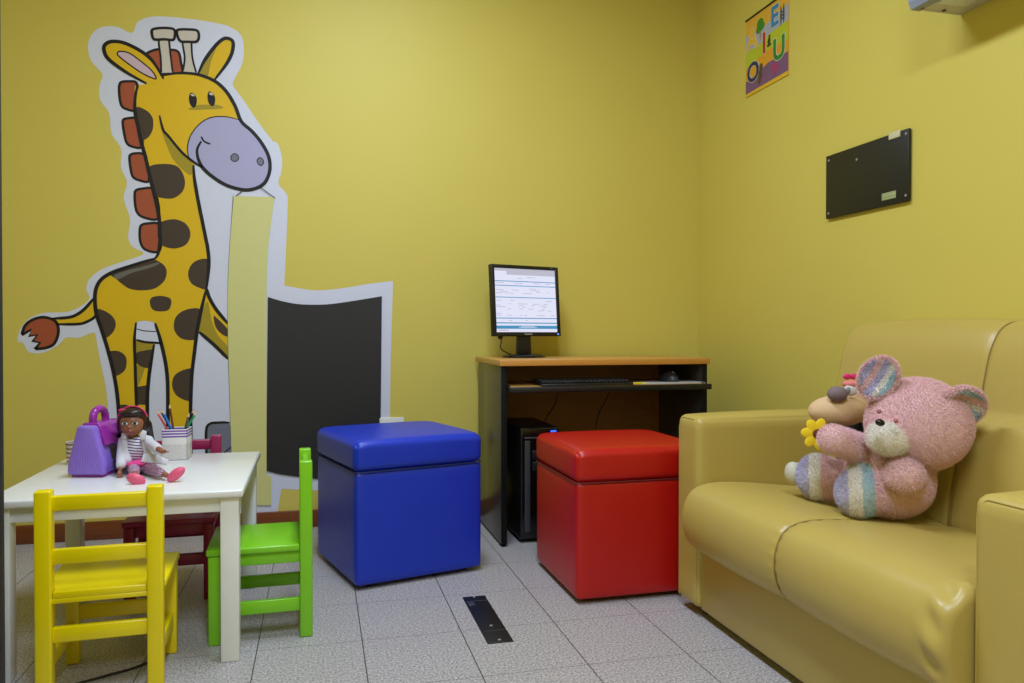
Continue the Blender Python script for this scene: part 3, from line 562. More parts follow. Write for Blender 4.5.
# papers, pencil, mouse
pp = M().box(-.165, .145, -.09, .07, 0, .004, .001).box(-.15, .14, -.085, .06, .0042, .0062, .001).build('paper_pad', [plain('pale_paper', rgb(190, 190, 186), .7)], None, (1.585, 3.29, .698))
tag(pp, 'pale papers on the right end of the keyboard tray under the mouse', 'paper')
pc = thing('yellow_pencil', 'yellow pencil lying across the tray between keyboard and mouse', 'pencil', (1.385, 3.225, .6982), radians(-12))
M().tube([(-.075, 0, .004), (.07, 0, .004)], .004, 6).build('shaft', 'yellow_paint', pc)
M().tube([(.07, 0, .004), (.086, 0, .004)], [.004, .0006], 6).build('tip', 'beech', pc)
MAT['mouse'] = plain('dark_mouse_plastic', rgb(44, 46, 54), .35)
ms = thing('computer_mouse', 'dark computer mouse resting on the papers on the tray', 'mouse', (1.585, 3.29, .7042), radians(20))
m = M(); bm = bmesh.new(); bmesh.ops.create_icosphere(bm, subdivisions=4, radius=1.0)
for v in bm.verts:
    v.co = Vector((v.co.x*.038, v.co.y*.062, max(0, v.co.z)*.044*(1-.25*v.co.y)))
m.bm(bm, 0, True); m.build('shell', 'mouse', ms)
M().lathe([(.006, -.003), (.007, 0), (.006, .003)], 14, (0, 0, 0), mx=Matrix.Translation((0, -.03, .0415)) @ Matrix.Rotation(pi/2, 4, 'Y')).build('scroll_wheel', 'grey', ms)

# tower
tw = thing('computer_tower', 'black computer tower standing inside the left half of the desk', 'computer', (.950, 3.27, 0), radians(0))
M().box(-.092, .092, .0, .40, .018, .51, .006).build('case', 'black', tw)
fp = M().box(-.092, .092, -.018, .001, .018, .514, .010, 3).build('front_panel', 'black_gloss', tw)
M().box(-.070, -.045, -.0205, -.016, .05, .455, .004).box(-.07, .06, -.0205, -.016, .462, .47, .002).build('trim_strip', 'dark_strip', fp)
M().box(-.035, .07, -.0205, -.017, .37, .41, .002).box(-.035, .07, -.0205, -.017, .32, .36, .002).build('drive_bay', 'black', fp)
M().box(.05, .075, -.0200, -.0175, .4905, .4965).build('blue_light', emit('blue_led', (.02, .08, 1, 1), 3), fp)
for x in (-.07, .07):
    for y in (.03, .36): M().lathe([(.012, 0), (.014, .019)], 12, (x, y, 0)).build('rubber_foot', 'black', tw)
# cables under tray
def cable(name, pts, r, label, mat='black'):
    o = M().tube(catmull([tuple(p) for p in pts], False, 6), r, 8).build(name, mat); return tag(o, label, 'cable')
cable('keyboard_cable', [(1.08, 3.40, .678), (1.085, 3.45, .60), (1.06, 3.55, .50), (1.07, 3.60, .42), (1.05, 3.64, .25), (1.05, 3.65, .03)], .0028, 'thin black cable hanging under the desk tray, nearer the tower')
cable('mouse_cable', [(1.36, 3.42, .678), (1.355, 3.50, .60), (1.35, 3.60, .50), (1.34, 3.64, .3), (1.34, 3.65, .03)], .0024, 'thin cable hanging under the desk tray, nearer the sofa')

# monitor
mo = thing('computer_monitor', 'square black computer monitor with a lit web page on the desk', 'monitor', (.973, 3.54, .813), radians(18))
M().lathe([(.110, 0), (.112, .004), (.106, .011), (.04, .018)], 40, (-.022, 0, 0), sy=.82).build('base', 'black_gloss', mo)
M().prism([(-.052, .01), (.026, .01), (.020, .15), (-.046, .15)], .004, .03, 'y', bev=.004).build('neck', 'black', mo)
til = Matrix.Translation((.0, 0, .102)) @ Matrix.Rotation(radians(-4.5), 4, 'X')
mw, mh = .192, .340
fr = M()
fr.box(-mw, -mw+.017, -.008, .022, 0, mh, .003, 2, mx=til).box(mw-.017, mw, -.008, .022, 0, mh, .003, 2, mx=til)
fr.box(-mw+.016, mw-.016, -.008, .022, 0, .019, .003, 2, mx=til).box(-mw+.016, mw-.016, -.008, .022, mh-.017, mh, .003, 2, mx=til)
fr.build('bezel', 'black', mo)
m = M(); bm = bmesh.new(); bmesh.ops.create_cube(bm, size=1.0)
for v in bm.verts:
    back = v.co.y > 0; k = .80 if back else 1.0
    v.co = Vector((v.co.x*2*mw*k*.985, .020 if not back else .062, mh/2+v.co.z*mh*k*.985))
bmesh.ops.bevel(bm, geom=list(bm.edges), offset=.008, segments=3, profile=.5, affect='EDGES')
m.bm(bm, 0, True, til); m.build('housing', 'black', mo)
# screen picture
sm = M(); S0, S1, T0, T1 = -mw+.016, mw-.016, .018, mh-.016; sw = S1-S0; sh = T1-T0
def srect(u0, u1, v0, v1, mi, lay): sm.add([(S0+u0*sw, -.0005-lay*.0004, T1-v0*sh), (S0+u1*sw, -.0005-lay*.0004, T1-v0*sh), (S0+u1*sw, -.0005-lay*.0004, T1-v1*sh), (S0+u0*sw, -.0005-lay*.0004, T1-v1*sh)], [[3, 2, 1, 0]], mi, False, til)
srect(0, 1, 0, 1, 0, 0); srect(0, 1, 0, .10, 2, 1); srect(.0, .2, .045, .10, 0, 2)
for v0, v1 in ((.195, .207), (.265, .277), (.448, .460), (.772, .786), (.845, .862), (.895, .945)): srect(0, 1, v0, v1, 1, 1)
rr = random.Random(3)
for v in (.13, .15, .225, .31, .335, .36, .385, .50, .55, .575, .60, .63, .655, .68, .705, .73, .81):
    u = .02
    while u < .95:
        L = rr.uniform(.03, .16)
        if rr.random() < .5: srect(u, min(.98, u+L), v, v+.007, 4 if (.6 < v < .75 and u < .45) else 3, 1)
        u += L+rr.uniform(.02, .16)
srect(.40, .62, .905, .912, 0, 2); srect(.36, .66, .922, .929, 0, 2); srect(.04, .2, .962, .970, 5, 1)
sm.build('screen', [emit('screen_white', rgb(226, 228, 250), .78), emit('screen_blue', rgb(62, 150, 200), .70), emit('screen_grey', rgb(196, 196, 214), .70), emit('screen_text', rgb(172, 172, 196), .70), emit('screen_link', rgb(170, 160, 240), .70), emit('screen_red', rgb(140, 60, 80), .95)], mo, auto=False)
M().box(-.022, .022, -.0092, -.007, .006, .012, mx=til).build('brand_mark', 'grey', mo)
M().box(mw-.022, mw-.014, -.0092, -.007, .006, .012, mx=til).build('power_light', emit('monitor_led', (.05, .2, 1, 1), 2), mo)
M().box(mw-.045, mw-.035, -.0092, -.007, mh-.010, mh-.005, mx=til).build('corner_mark', plain('blue_mark', rgb(60, 110, 170), .4), mo)
M().tube(catmull([(-.135, .03, .10), (-.13, .03, .075), (-.138, .025, .05), (-.12, .02, .03), (-.08, .01, .012)], False, 6), .003, 8).box(-.145, -.125, .022, .04, .088, .104, .003).build('video_cable', 'black', mo)

# ------------------------------------------------------------------ sofa
sf = thing('sofa', 'mustard yellow leatherette two-seat sofa along the right wall', 'sofa', (1.6, 1.71, 0))
SX, SY = 1.6, 1.71
def SL(x, y, z): return (x-SX, y-SY, z)
Y0, Y1 = 1.182, 2.255        # inner faces of the arms
def armmesh(y0, y1, zt):
    m = M(); w = y1-y0
    puffbox(m, (1.192+1.93)/2-SX, (y0+y1)/2-SY, .03, zt, .738, w, .022, .012, 18, side=.002)
    return m
for y0, y1, zt in ((Y1, Y1+.144, .652), (Y0-.144, Y0, .628)):
    a = armmesh(y0, y1, zt).build('armrest', 'sofa', sf)
    m = M(); yy = y0-SY+.012; y2 = y1-SY-.012
    m.tube([(1.1935-SX, yy, .04), (1.1935-SX, yy, zt-.04), (1.1945-SX, yy+.006, zt-.018), (1.197-SX, yy+.02, zt-.006), (1.197-SX, y2-.02, zt-.006), (1.1945-SX, y2-.006, zt-.018), (1.1935-SX, y2, zt-.04), (1.1935-SX, y2, .04)], .0018, 6)
    m.build('arm_seam', 'sofa', a)
m = M(); m.box(1.204-SX, 1.98-SX, Y0-SY-.001, Y1-SY+.001, .03, .30, .006); m.build('base_panel', 'sofa', sf)
def cushion(name, prof, ya, yb, seamy, rnd, dent, mat, puff=.006, wr=0.0, ny=150):
    pr = catmull(prof, False, 5); n = len(pr); m = M(); vs = []; fs = []
    cx = sum(p[0] for p in pr)/n; cz = sum(p[1] for p in pr)/n
    nor = []
    for i in range(n):
        a = pr[max(0, i-1)]; b = pr[min(n-1, i+1)]; tx, tz = b[0]-a[0], b[1]-a[1]; L = sqrt(tx*tx+tz*tz); nx, nz = -tz/L, tx/L
        if nx*(pr[i][0]-cx)+nz*(pr[i][1]-cz) < 0: nx, nz = -nx, -nz
        nor.append((nx, nz))
    ys = sorted(set([ya+(yb-ya)*.5*(1-cos(pi*k/ny)) for k in range(ny+1)]+[seamy+d*.003 for d in range(-12, 13)]))
    for y in ys:
        e = min(y-ya, yb-y); ins = 0
        if e < rnd: t = 1-e/rnd; ins = rnd*(1-sqrt(max(0, 1-t*t)))
        d = dent*math.exp(-((y-seamy)/.009)**2)+dent*.6*math.exp(-((y-seamy)/.03)**2)
        half = (y-ya)/(seamy-ya) if y < seamy else (yb-y)/(yb-seamy)
        pf = puff*sin(pi*min(1, max(0, half)))
        for i, (px, pz) in enumerate(pr):
            nx, nz = nor[i]; q = -ins-d+pf
            if wr and abs(y-seamy) < .05: q += wr*.25*sin(i*2.1)*math.exp(-(abs(y-seamy)-.012)**2/.0003)
            if wr and y-ya < .1: q += wr*sin(i*.9+y*40)*math.exp(-((y-ya-.03)/.025)**2)*(1 if n*.3 < i < n*.85 else .2)
            vs.append((px+nx*q-SX, y-SY, pz+nz*q))
    for j in range(len(ys)-1):
        for i in range(n-1): fs.append([j*n+i, (j+1)*n+i, (j+1)*n+i+1, j*n+i+1])
    fs.append(list(range(n))); fs.append([(len(ys)-1)*n+i for i in range(n)][::-1])
    m.add(vs, fs, 0, True)
    o = m.build(name, mat, sf, auto=False)
    sp = []
    for i in range(n):
        nx, nz = nor[i]; q = -dent*1.6+.0012; sp.append((pr[i][0]+nx*q-SX, seamy-SY, pr[i][1]+nz*q))
    M().tube(sp, .0022, 6).build(name.split('_')[0]+'_seam', 'sofa_seam', o)
    return o
cushion('seat_cushion', [(1.72, .395), (1.62, .412), (1.5, .425), (1.35, .442), (1.26, .447), (1.20, .441), (1.158, .420), (1.134, .375), (1.130, .32), (1.145, .268), (1.172, .24), (1.205, .23), (1.5, .225)],
        Y0+.001, Y1-.001, 1.735, .022, .004, 'sofa', .006, .006)
cushion('back_cushion', [(1.74, .33), (1.672, .39), (1.672, .45), (1.684, .53), (1.702, .61), (1.722, .665), (1.742, .688), (1.758, .700), (1.770, .720), (1.785, .80), (1.805, .88), (1.835, .936), (1.875, .962), (1.93, .968), (1.97, .955), (1.985, .92), (1.985, .3)],
        1.085, 2.352, 1.735, .022, .004, 'sofa', .008)
for sx in (1.26, 1.90):
    for sy in (1.12, 2.30): M().box(sx-SX-.02, sx-SX+.02, sy-SY-.02, sy-SY+.02, 0, .032, .002).build('foot', 'black', sf)

# ------------------------------------------------------------------ plush toys
def fluff(name, col, rough=.9): return plain(name, col, rough, 60.0, .06, sheen=.3)
MAT['pink_fur'] = fluff('pink_plush', rgb(246, 206, 206)); MAT['lav_fur'] = fluff('lavender_plush', rgb(206, 200, 226))
MAT['cream_fur'] = fluff('cream_plush', rgb(244, 236, 224)); MAT['teal_fur'] = fluff('pale_teal_plush', rgb(188, 210, 214))
MAT['beige_plush'] = plain('beige_plush', rgb(222, 186, 140), .9, 60, .05); MAT['taupe_plush'] = plain('taupe_plush', rgb(128, 110, 112), .9)
MAT['darkcloth'] = plain('dark_green_cloth', rgb(30, 36, 32), .9); MAT['petal'] = plain('yellow_felt', rgb(244, 206, 20), .8); MAT['brown_felt'] = plain('brown_felt', rgb(110, 52, 20), .9)
MAT['hot_pink'] = plain('hot_pink_felt', rgb(224, 44, 110), .7)
FUR = ['pink_fur', 'lav_fur', 'cream_fur', 'teal_fur']
bb = Vector((1.50, 1.80, .43))
br = thing('teddy_bear', 'pink plush teddy bear with pastel striped ears and feet reclining on the sofa', 'teddy bear', tuple(bb))
def BL(p): return Vector(p)-bb
f2 = BL((1.4004, 1.7555, 0.4999)); f1 = BL((1.4042, 1.9301, 0.5121)); to = BL((1.5172, 1.7779, 0.532)); hd = BL((1.5644, 1.7265, 0.685))
def bearcol(c):
    # leg 2 (near) bands measured across the leg direction
    for f, ax, rad in ((f2, (to+Vector((.02, 0, -.03))-f2), .085), (f1, (to+Vector((0, .06, -.04))-f1), .075)):
        rt = Vector((.785, -.619, .05)); s = (c-f).dot(rt)
        if (c-f).length < rad:
            if f is f2: return 1 if s < -.022 else 2 if s < .012 else 3 if s < .040 else 0
            return 1 if s < -.022 else 2 if s < .010 else 0
    mz = BL((1.4111, 1.6721, 0.6596))
    d_ = c-mz; a_ = d_.dot(Vector((.75, -.19, -.63))); b_ = (d_-Vector((.75, -.19, -.63))*a_).length
    if (a_/.072)**2+(b_/.044)**2 < 1 and d_.z > -.045: return 2
    return 0
m = M()
m.ball(hd, (.130, .128, .118), mx=frame((-.25, -.5, .55), (1, 0, -.45)))
m.ball(BL((1.4478, 1.6938, 0.6581)), (.062, .05, .048))                 # muzzle bulk
m.ball(to, (.112, .112, .108)); m.ball(BL((1.5638, 1.7865, 0.5088)), .082); m.ball(BL((1.504, 1.7817, 0.5704)), .085)
capsule(m, BL((1.4456, 1.7969, 0.6088)), BL((1.3294, 1.7649, 0.6474)), .042, .038)
m.ball(BL((1.4719, 1.6711, 0.5616)), (.047, .047, .045)); capsule(m, BL((1.5714, 1.7439, 0.5575)), BL((1.4855, 1.6831, 0.5588)), .05, .044)
capsule(m, to+Vector((.02, 0, -.03)), f2, .072, .058); m.ball(f2, (.052, .060, .064))
capsule(m, to+Vector((0, .06, -.04)), f1, .06, .060); m.ball(f1, (.055, .062, .066))
fused(m, .006, bearcol, 3, .009, 6).build('body', FUR, br, auto=False)
def ear(c, nrm, xdir, a, b, cols, name='ear'):
    fm = frame(nrm, xdir); bm = bmesh.new(); bmesh.ops.create_icosphere(bm, subdivisions=4, radius=1.0); out = M()
    mx = Matrix.Translation(Vector(c)) @ fm
    vs = []
    for v in bm.verts:
        p = v.co.copy(); q = Vector((p.x*a, p.y*b, p.z*.022))
        r2 = p.x*p.x+p.y*p.y
        if p.z > 0: q.z = .022*p.z-.030*(1-r2)*1.0 if r2 < 1 else q.z
        else: q.z -= .022*(1-r2)
        vs.append(q)
    bm.verts.index_update()
    for f in bm.faces:
        ids = [v.index for v in f.verts]; cc = sum((bm.verts[i].co if False else f.verts[k].co for k, i in enumerate(ids)), Vector())/len(ids)
        mi = 0
        r2 = cc.x*cc.x+cc.y*cc.y
        if cc.z > 0 and r2 < .80:
            k = int((cc.y+.9)/1.8*len(cols)); mi = cols[max(0, min(len(cols)-1, k))]
        o = len(out.v); P = [mx @ vs[i] for i in ids]; out.v += P; out.f.append([o, o+1, o+2]); out.mi.append(mi); out.smooth.append(True)
        n = (P[1]-P[0]).cross(P[2]-P[0]).normalized()
        for _ in range(5):
            w = [random.random() for _ in P]; S = sum(w); p = sum((q*(t/S) for q, t in zip(P, w)), Vector())
            d = (n+Vector([random.uniform(-.6, .6) for _ in range(3)])).normalized(); s = n.cross(Vector([random.uniform(-1, 1) for _ in range(3)])).normalized()*.001
            o = len(out.v); out.v += [p-s, p+s, p+d*.009]; out.f.append([o, o+1, o+2]); out.mi.append(mi); out.smooth.append(False)
    bm.free(); return out.build(name, FUR, br, auto=False)
ear(BL((1.4603, 1.7542, 0.8088)), (-.80, -.60, .15), (.45, -.3, .9), .060, .048, [3, 2, 1, 0, 1])
ear(BL((1.6223, 1.6402, 0.7375)), (-.20, -.90, -.40), (.93, -.1, -.30), .064, .056, [1, 3, 3, 2, 0, 3])
M().ball(BL((1.3621, 1.6283, 0.706)), (.0115, .009, .0085), mx=frame((-.4, -.8, .3), (1, 0, -.4))).build('nose', 'black_gloss', br)
for e_ in ((1.381, 1.6548, 0.7304), (1.4082, 1.627, 0.7086)):
    M().ball(BL(e_), (.006, .005, .006)).build('eye', [plain('rose_thread', rgb(176, 104, 110), .6)], br)

pb = Vector((1.55, 2.06, .43))
pl = thing('plush_toy', 'smaller beige plush animal holding a sunflower behind the pink bear', 'plush toy', tuple(pb))
def PL(p): return Vector(p)-pb
m = M(); m.ball(PL((1.5004, 1.9698, 0.6975)), (.088, .06, .047), mx=frame((0, 0, 1), (.97, -.25, .0)))
m.ball(PL((1.6092, 1.9838, 0.7208)), (.055, .055, .062))
fused(m, .004, None, 4).build('head', 'beige_plush', pl, auto=False)
m = M(); m.ball(PL((1.6126, 2.0224, 0.5629)), (.07, .055, .095)); capsule(m, PL((1.5618, 1.9946, 0.6177)), PL((1.3839, 1.8851, 0.6378)), .03, .018)
m.ball(PL((1.4994, 1.959, 0.6363)), (.05, .03, .022))
fused(m, .004, None, 4).build('body', 'darkcloth', pl, auto=False)
M().ball(PL((1.4695, 1.9318, 0.7518)), (.030, .026, .023)).build('nose', 'taupe_plush', pl)
M().ball(PL((1.5179, 1.9351, 0.7624)), (.022, .012, .018)).build('eye', 'white_plastic', pl)
M().ball(PL((1.4993, 1.9244, 0.7635)), (.008, .006, .010)).build('pupil', 'grey', pl)
m = M(); m.ball(PL((1.5247, 1.9439, 0.7793)), (.026, .022, .012)); m.build('eyelid', [plain('coral_plush', rgb(228, 130, 120), .9)], pl)
m = M()
for dx in (-4.5, 3.5): m.ball(PL((1.5315, 1.9528, 0.8009))+Vector((dx*.0028, 0, 0)), (.014, .008, .009))
m.build('bow', 'hot_pink', pl)
fl = PL((1.3399, 1.8448, 0.6501)); m = M(); fx = frame((-.35, -.9, .1), (1, 0, 0))
for k in range(7):
    a = 2*pi*k/7+.3; d = fx @ Vector((cos(a)*.024, sin(a)*.024, 0)); R = fx @ Matrix.Rotation(a, 4, 'Z')
    m.ball(fl+d, (.021, .0145, .004), mx=R)
sf_ = m.build('sunflower', 'petal', pl)
M().ball(fl+(fx @ Vector((0, 0, .004))), (.014, .014, .006), mx=fx).build('flower_centre', 'brown_felt', sf_)
m = M(); capsule(m, PL((1.4623, 2.039, 0.4926)), PL((1.3786, 1.9985, 0.5158)), .028, .030); m.ball(PL((1.3639, 1.9919, 0.5146)), (.022, .03, .034))
fused(m, .004, None, 4).build('foot', [plain('offwhite_plush', rgb(206, 200, 180), .9)], pl, auto=False)

# ------------------------------------------------------------------ toy bag
bg = thing('toy_bag', 'purple plastic toy bag with magenta flap and handle on the white table', 'toy bag', (-.664, 2.655, .49), radians(-14))
BW, BT, BH, BLn = .057, .026, .158, .095
def trap(s=1.0, z0=.008, z1=BH): return [(-BW*s, z0), (BW*s, z0), (BW*s*.985, z0+.03), (BT*s, z1), (-BT*s, z1), (-BW*s*.985, z0+.03)]
def ribbed():
    t = NT('ribbed_lilac_plastic'); co, x, y, z = t.coord()
    w = t.math('SINE', t.math('MULTIPLY', t.math('DIVIDE', x, t.math('SUBTRACT', .19, z)), 110.0))
    t.set(rgb(146, 112, 214), .32); t.bump(w, .35, .0015); return t.m
MAT['lilac'] = ribbed(); MAT['magenta_pl'] = plain('magenta_plastic', rgb(158, 48, 158), .18, amt=.03); MAT['lilac_smooth'] = plain('lilac_plastic', rgb(140, 108, 208), .3, amt=.03)
M().prism(trap(), -BLn, -BLn+.030, 'y', bev=.009, seg=3).build('end_panel', 'lilac', bg)
M().prism(trap(), BLn-.030, BLn, 'y', bev=.009, seg=3).build('end_panel', 'lilac', bg)
M().prism(trap(.93, .010, BH-.008), -BLn+.02, BLn-.02, 'y', bev=.006).build('body', 'lilac_smooth', bg)
M().box(-BW*.85, BW*.85, -BLn+.01, BLn-.01, 0, .012, .004).build('foot_strip', 'magenta_pl', bg)
M().prism([(-BT-.004, BH-.012), (-BT+.004, BH+.006), (BT-.004, BH+.006), (BT+.006, BH-.004), (BT+.024, BH-.062), (BT+.012, BH-.064), (BT-.006, BH-.016)], -BLn+.028, BLn-.028, 'y', bev=.003).build('flap', 'magenta_pl', bg)
hp = [(0, -.052+.002, BH+.000), (0, -.051, BH+.018), (0, -.042, BH+.036), (0, -.022, BH+.044), (0, -.006, BH+.044), (0, .012, BH+.036), (0, .022, BH+.018), (0, .022, BH+.000)]
M().tube(catmull(hp, False, 5), .0115, 14).build('handle', 'magenta_pl', bg)
side = Matrix.Translation((BW*.93-.0065, 0, .055)) @ Matrix.Rotation(radians(-12), 4, 'Y')
M().box(-.002, .0022, -.035, .035, -.035, .03, .002, mx=side).build('side_label', [plain('printed_label', rgb(96, 80, 70), .4, 90.0, .35)], bg)

# small striped cup behind bag
def banded(name, cols, freq):
    t = NT(name); co, x, y, z = t.coord(); q = t.math('GREATER_THAN', t.math('FRACT', t.math('MULTIPLY', z, freq)), .55)
    t.set(t.mix(q, cols[0], cols[1]), .5); return t.m
sc = thing('striped_cup', 'small striped paper cup half hidden behind the purple toy bag', 'cup', (-.790, 2.85, .49))
M().lathe([(.027, 0), (.028, .002), (.033, .075), (.030, .075), (.026, .01)], 28).build('cup_body', [banded('striped_paper', [rgb(210, 206, 196), rgb(150, 110, 100)], 70.0)], sc)

# ------------------------------------------------------------------ pencil cup
def dotmat():
    t = NT('dotted_white_print'); co, x, y, z = t.coord(); u = t.math('ADD', x, y); P = .0072
    row = t.math('FLOOR', t.math('DIVIDE', z, P*.5)); off = t.math('MULTIPLY', t.math('MODULO', row, 2.0), .5)
    fu = t.math('SUBTRACT', t.math('FRACT', t.math('ADD', t.math('DIVIDE', t.math('ADD', u, 1.0), P), off)), .5)
    fv = t.math('SUBTRACT', t.math('FRACT', t.math('DIVIDE', z, P*.5)), .5)
    d = t.math('ADD', t.math('MULTIPLY', fu, fu), t.math('MULTIPLY', t.math('MULTIPLY', fv, fv), .3))
    dot = t.math('LESS_THAN', d, .035)
    top = t.math('GREATER_THAN', z, .078); band = t.math('GREATER_THAN', t.math('FRACT', t.math('MULTIPLY', z, 105.0)), .42)
    low = t.math('LESS_THAN', z, .056)
    c = t.mix(t.math('MULTIPLY', dot, low), rgb(226, 222, 214), rgb(120, 110, 130))
    t.set(t.mix(t.math('MULTIPLY', top, band), c, rgb(112, 72, 160)), .5); return t.m
cp = thing('pencil_cup', 'square white cup with purple stripes holding coloured pencils', 'pencil cup', (-.480, 2.875, .49), radians(-2))
m = M(); a = .041; h = .108; w_ = .003
m.box(-a, a, -a, -a+w_, 0, h, .0008).box(-a, a, a-w_, a, 0, h, .0008).box(-a, -a+w_, -a, a, 0, h, .0008).box(a-w_, a, -a, a, 0, h, .0008).box(-a, a, -a, a, 0, .004)
m.build('cup_body', [dotmat()], cp)
pens = []
for nm, c, xr, xt, y, zt in (('red', (226, 96, 98), -.032, -.066, -.014, .168), ('black', (30, 30, 34), -.021, -.055, -.006, .172), ('blue', (40, 120, 210), -.008, -.044, -.022, .170),
        ('brown', (120, 72, 46), -.018, -.029, .020, .186), ('grey', (90, 88, 84), .030, .043, -.012, .158), ('black', (26, 26, 30), .034, .055, .008, .168), ('green', (36, 150, 96), .034, .068, -.006, .160)):
    k = (xr-xt)/(zt-.108); pens.append((nm, c, (max(-.031, min(.031, xr+k*.104)), y), (xt, y), zt))
names = {}
lab = {('red', 0): 'coral red pencil leaning left, outermost in the square cup', ('black', 1): 'black pencil leaning left between the red and blue ones in the cup', ('blue', 2): 'bright blue pencil leaning left at the front of the cup',
       ('brown', 3): 'brown pencil standing tallest at the back of the cup', ('grey', 4): 'grey pencil leaning right in the cup', ('black', 5): 'black pencil leaning right behind the green one', ('green', 6): 'green pencil leaning right, outermost in the cup'}
for i, (nm, c, b0, t0, L) in enumerate(pens):
    p = thing('coloured_pencil', lab[(nm, i)], 'pencil', (-.480, 2.875, .4955), radians(-2), 'coloured pencils in the square cup')
    A = Vector((b0[0], b0[1], .0005)); B = Vector((t0[0], t0[1], L)); d = (B-A).normalized(); A2 = A+d*.002
    M().tube([A2, B-d*.016], .0042, 6).build('shaft', [plain('pencil_'+nm+str(i), rgb(*c), .35)], p)
    M().tube([B-d*.016, B-d*.004], [.0042, .0014], 6).build('wooden_point', [plain('pencil_wood%d' % i, rgb(222, 190, 150), .6)], p)
    M().tube([B-d*.004, B], [.0014, .0003], 6).build('lead', [plain('pencil_lead%d' % i, rgb(*c), .4)], p)

# ------------------------------------------------------------------ doll (generic)
db = Vector((-.512, 2.56, .49))
dl = thing('doll', 'small doll with dark hair and white jacket sitting on the white table', 'doll', tuple(db))
def DL(p): return Vector(p)-db
MAT['doll_skin'] = plain('brown_doll_vinyl', rgb(150, 96, 66), .4, amt=.02); MAT['hair'] = plain('dark_brown_hair', rgb(44, 24, 18), .35, 200.0, .2)
MAT['jacket'] = plain('white_doll_jacket', rgb(214, 212, 216), .7, 60, .04, bumps=.2); MAT['shoe'] = plain('pink_doll_shoe', rgb(236, 96, 130), .4)
MAT['belt'] = plain('pink_doll_sash', rgb(238, 70, 146), .5)
t = NT('mauve_glitter_leggings'); co, x, y, z = t.coord(); n = t.noise(co, 420.0, 1.0); q = t.math('GREATER_THAN', n, .54); t.set(t.mix(q, rgb(140, 86, 122), rgb(214, 186, 204)), .5); MAT['leggings'] = t.m
t = NT('striped_doll_shirt'); co, x, y, z = t.coord(); q = t.math('GREATER_THAN', t.math('FRACT', t.math('MULTIPLY', t.math('ADD', z, t.math('MULTIPLY', x, .12)), 115.0)), .62); t.set(t.mix(q, rgb(222, 218, 224), rgb(84, 62, 112)), .7); MAT['shirt'] = t.m
hc = DL((-0.5664, 2.6158, 0.6489))
m = M(); m.ball(hc, (.038, .035, .038)); m.ball(hc+Vector((.0, -.010, -.016)), (.030, .027, .024)); m.ball(hc+Vector((-.002, -.038, -.010)), (.005, .005, .005))
m.ball(hc+Vector((-.001, -.035, -.022)), (.009, .005, .004)); m.ball(hc+Vector((.038, -.004, -.006)), (.006, .007, .010)); m.ball(hc+Vector((-.038, -.004, -.006)), (.006, .007, .010))
capsule(m, hc+Vector((0, 0, -.03)), DL((-0.5667, 2.6358, 0.5884)), .013, .014)
m.ball(DL((-0.5576, 2.6332, 0.5662)), (.030, .022, .04)); m.ball(DL((-0.5516, 2.6312, 0.5219)), (.034, .028, .024))
RS, LS = DL((-0.5247, 2.6148, 0.5882)), DL((-0.5965, 2.633, 0.5882))
capsule(m, RS, DL((-0.4858, 2.5327, 0.5813)), .012, .010); capsule(m, DL((-0.4858, 2.5327, 0.5813)), DL((-0.46, 2.4849, 0.5768)), .010, .0085)
rh = DL((-0.4522, 2.4726, 0.5753)); m.ball(rh, (.011, .008, .007))
for k in range(4): capsule(m, rh+Vector((.004, -.004+.003*k, .002)), rh+Vector((.017-.002*abs(k-1.5), -.008+.005*k, -.002)), .0026, .0022, n=3)
capsule(m, rh+Vector((0, -.005, .003)), rh+Vector((.009, -.012, .005)), .0028, .0024, n=3)
capsule(m, LS, DL((-0.5952, 2.6013, 0.5505)), .012, .010); capsule(m, DL((-0.5952, 2.6013, 0.5505)), DL((-0.5883, 2.5579, 0.514)), .010, .0085)
lh = DL((-0.5875, 2.5421, 0.5015)); m.ball(lh, (.008, .010, .011))
for k in range(4): capsule(m, lh+Vector((-.004+.003*k, 0, -.004)), lh+Vector((-.006+.004*k, -.006, -.0155)), .0026, .0022, n=3)
capsule(m, lh+Vector((.006, 0, 0)), lh+Vector((.012, -.004, -.009)), .0028, .0024, n=3)
LH, RH = DL((-0.5576, 2.5914, 0.5131)), DL((-0.5184, 2.5814, 0.5131))
LA, RA = DL((-0.5281, 2.4601, 0.5105)), DL((-0.4418, 2.4588, 0.5068))
capsule(m, LH, LA, .017, .010); capsule(m, RH, RA, .018, .009)
fused(m, .0022, None, 3).build('body', 'doll_skin', dl, auto=False)
for sx in (-1, 1):
    ey = hc+Vector((sx*.0145, -.0345, .001)); ee = M().ball(ey, (.0085, .004, .0058)).build('eye', 'white_plastic', dl)
    M().ball(ey+Vector((0, -.0022, 0)), (.0052, .0028, .0052)).build('iris', [plain('dark_iris', rgb(44, 48, 44), .2)], ee)
    M().tube([ey+Vector((-.009, -.002, .005)), ey+Vector((0, -.004, .0075)), ey+Vector((.009, -.002, .005))], .0012, 6).build('eyelash', 'hair', ee)
M().ball(hc+Vector((-.001, -.0395, -.0225)), (.0065, .002, .0025)).build('mouth', [plain('doll_lips', rgb(150, 60, 64), .4)], dl)
m = M(); m.ball(hc+Vector((.0, .010, .010)), (.0425, .040, .040)); m.ball(hc+Vector((-.030, .006, -.004)), (.017, .026, .034)); m.ball(hc+Vector((.033, .010, -.004)), (.015, .024, .034))
m.ball(hc+Vector((.0, -.018, .032)), (.033, .022, .014)); capsule(m, hc+Vector((.036, .02, -.01)), DL((-0.5231, 2.666, 0.5827)), .017, .012); capsule(m, hc+Vector((-.032, .015, -.01)), DL((-0.6116, 2.6679, 0.6015)), .014, .009)
fused(m, .0025, None, 2).build('hair', 'hair', dl, auto=False)
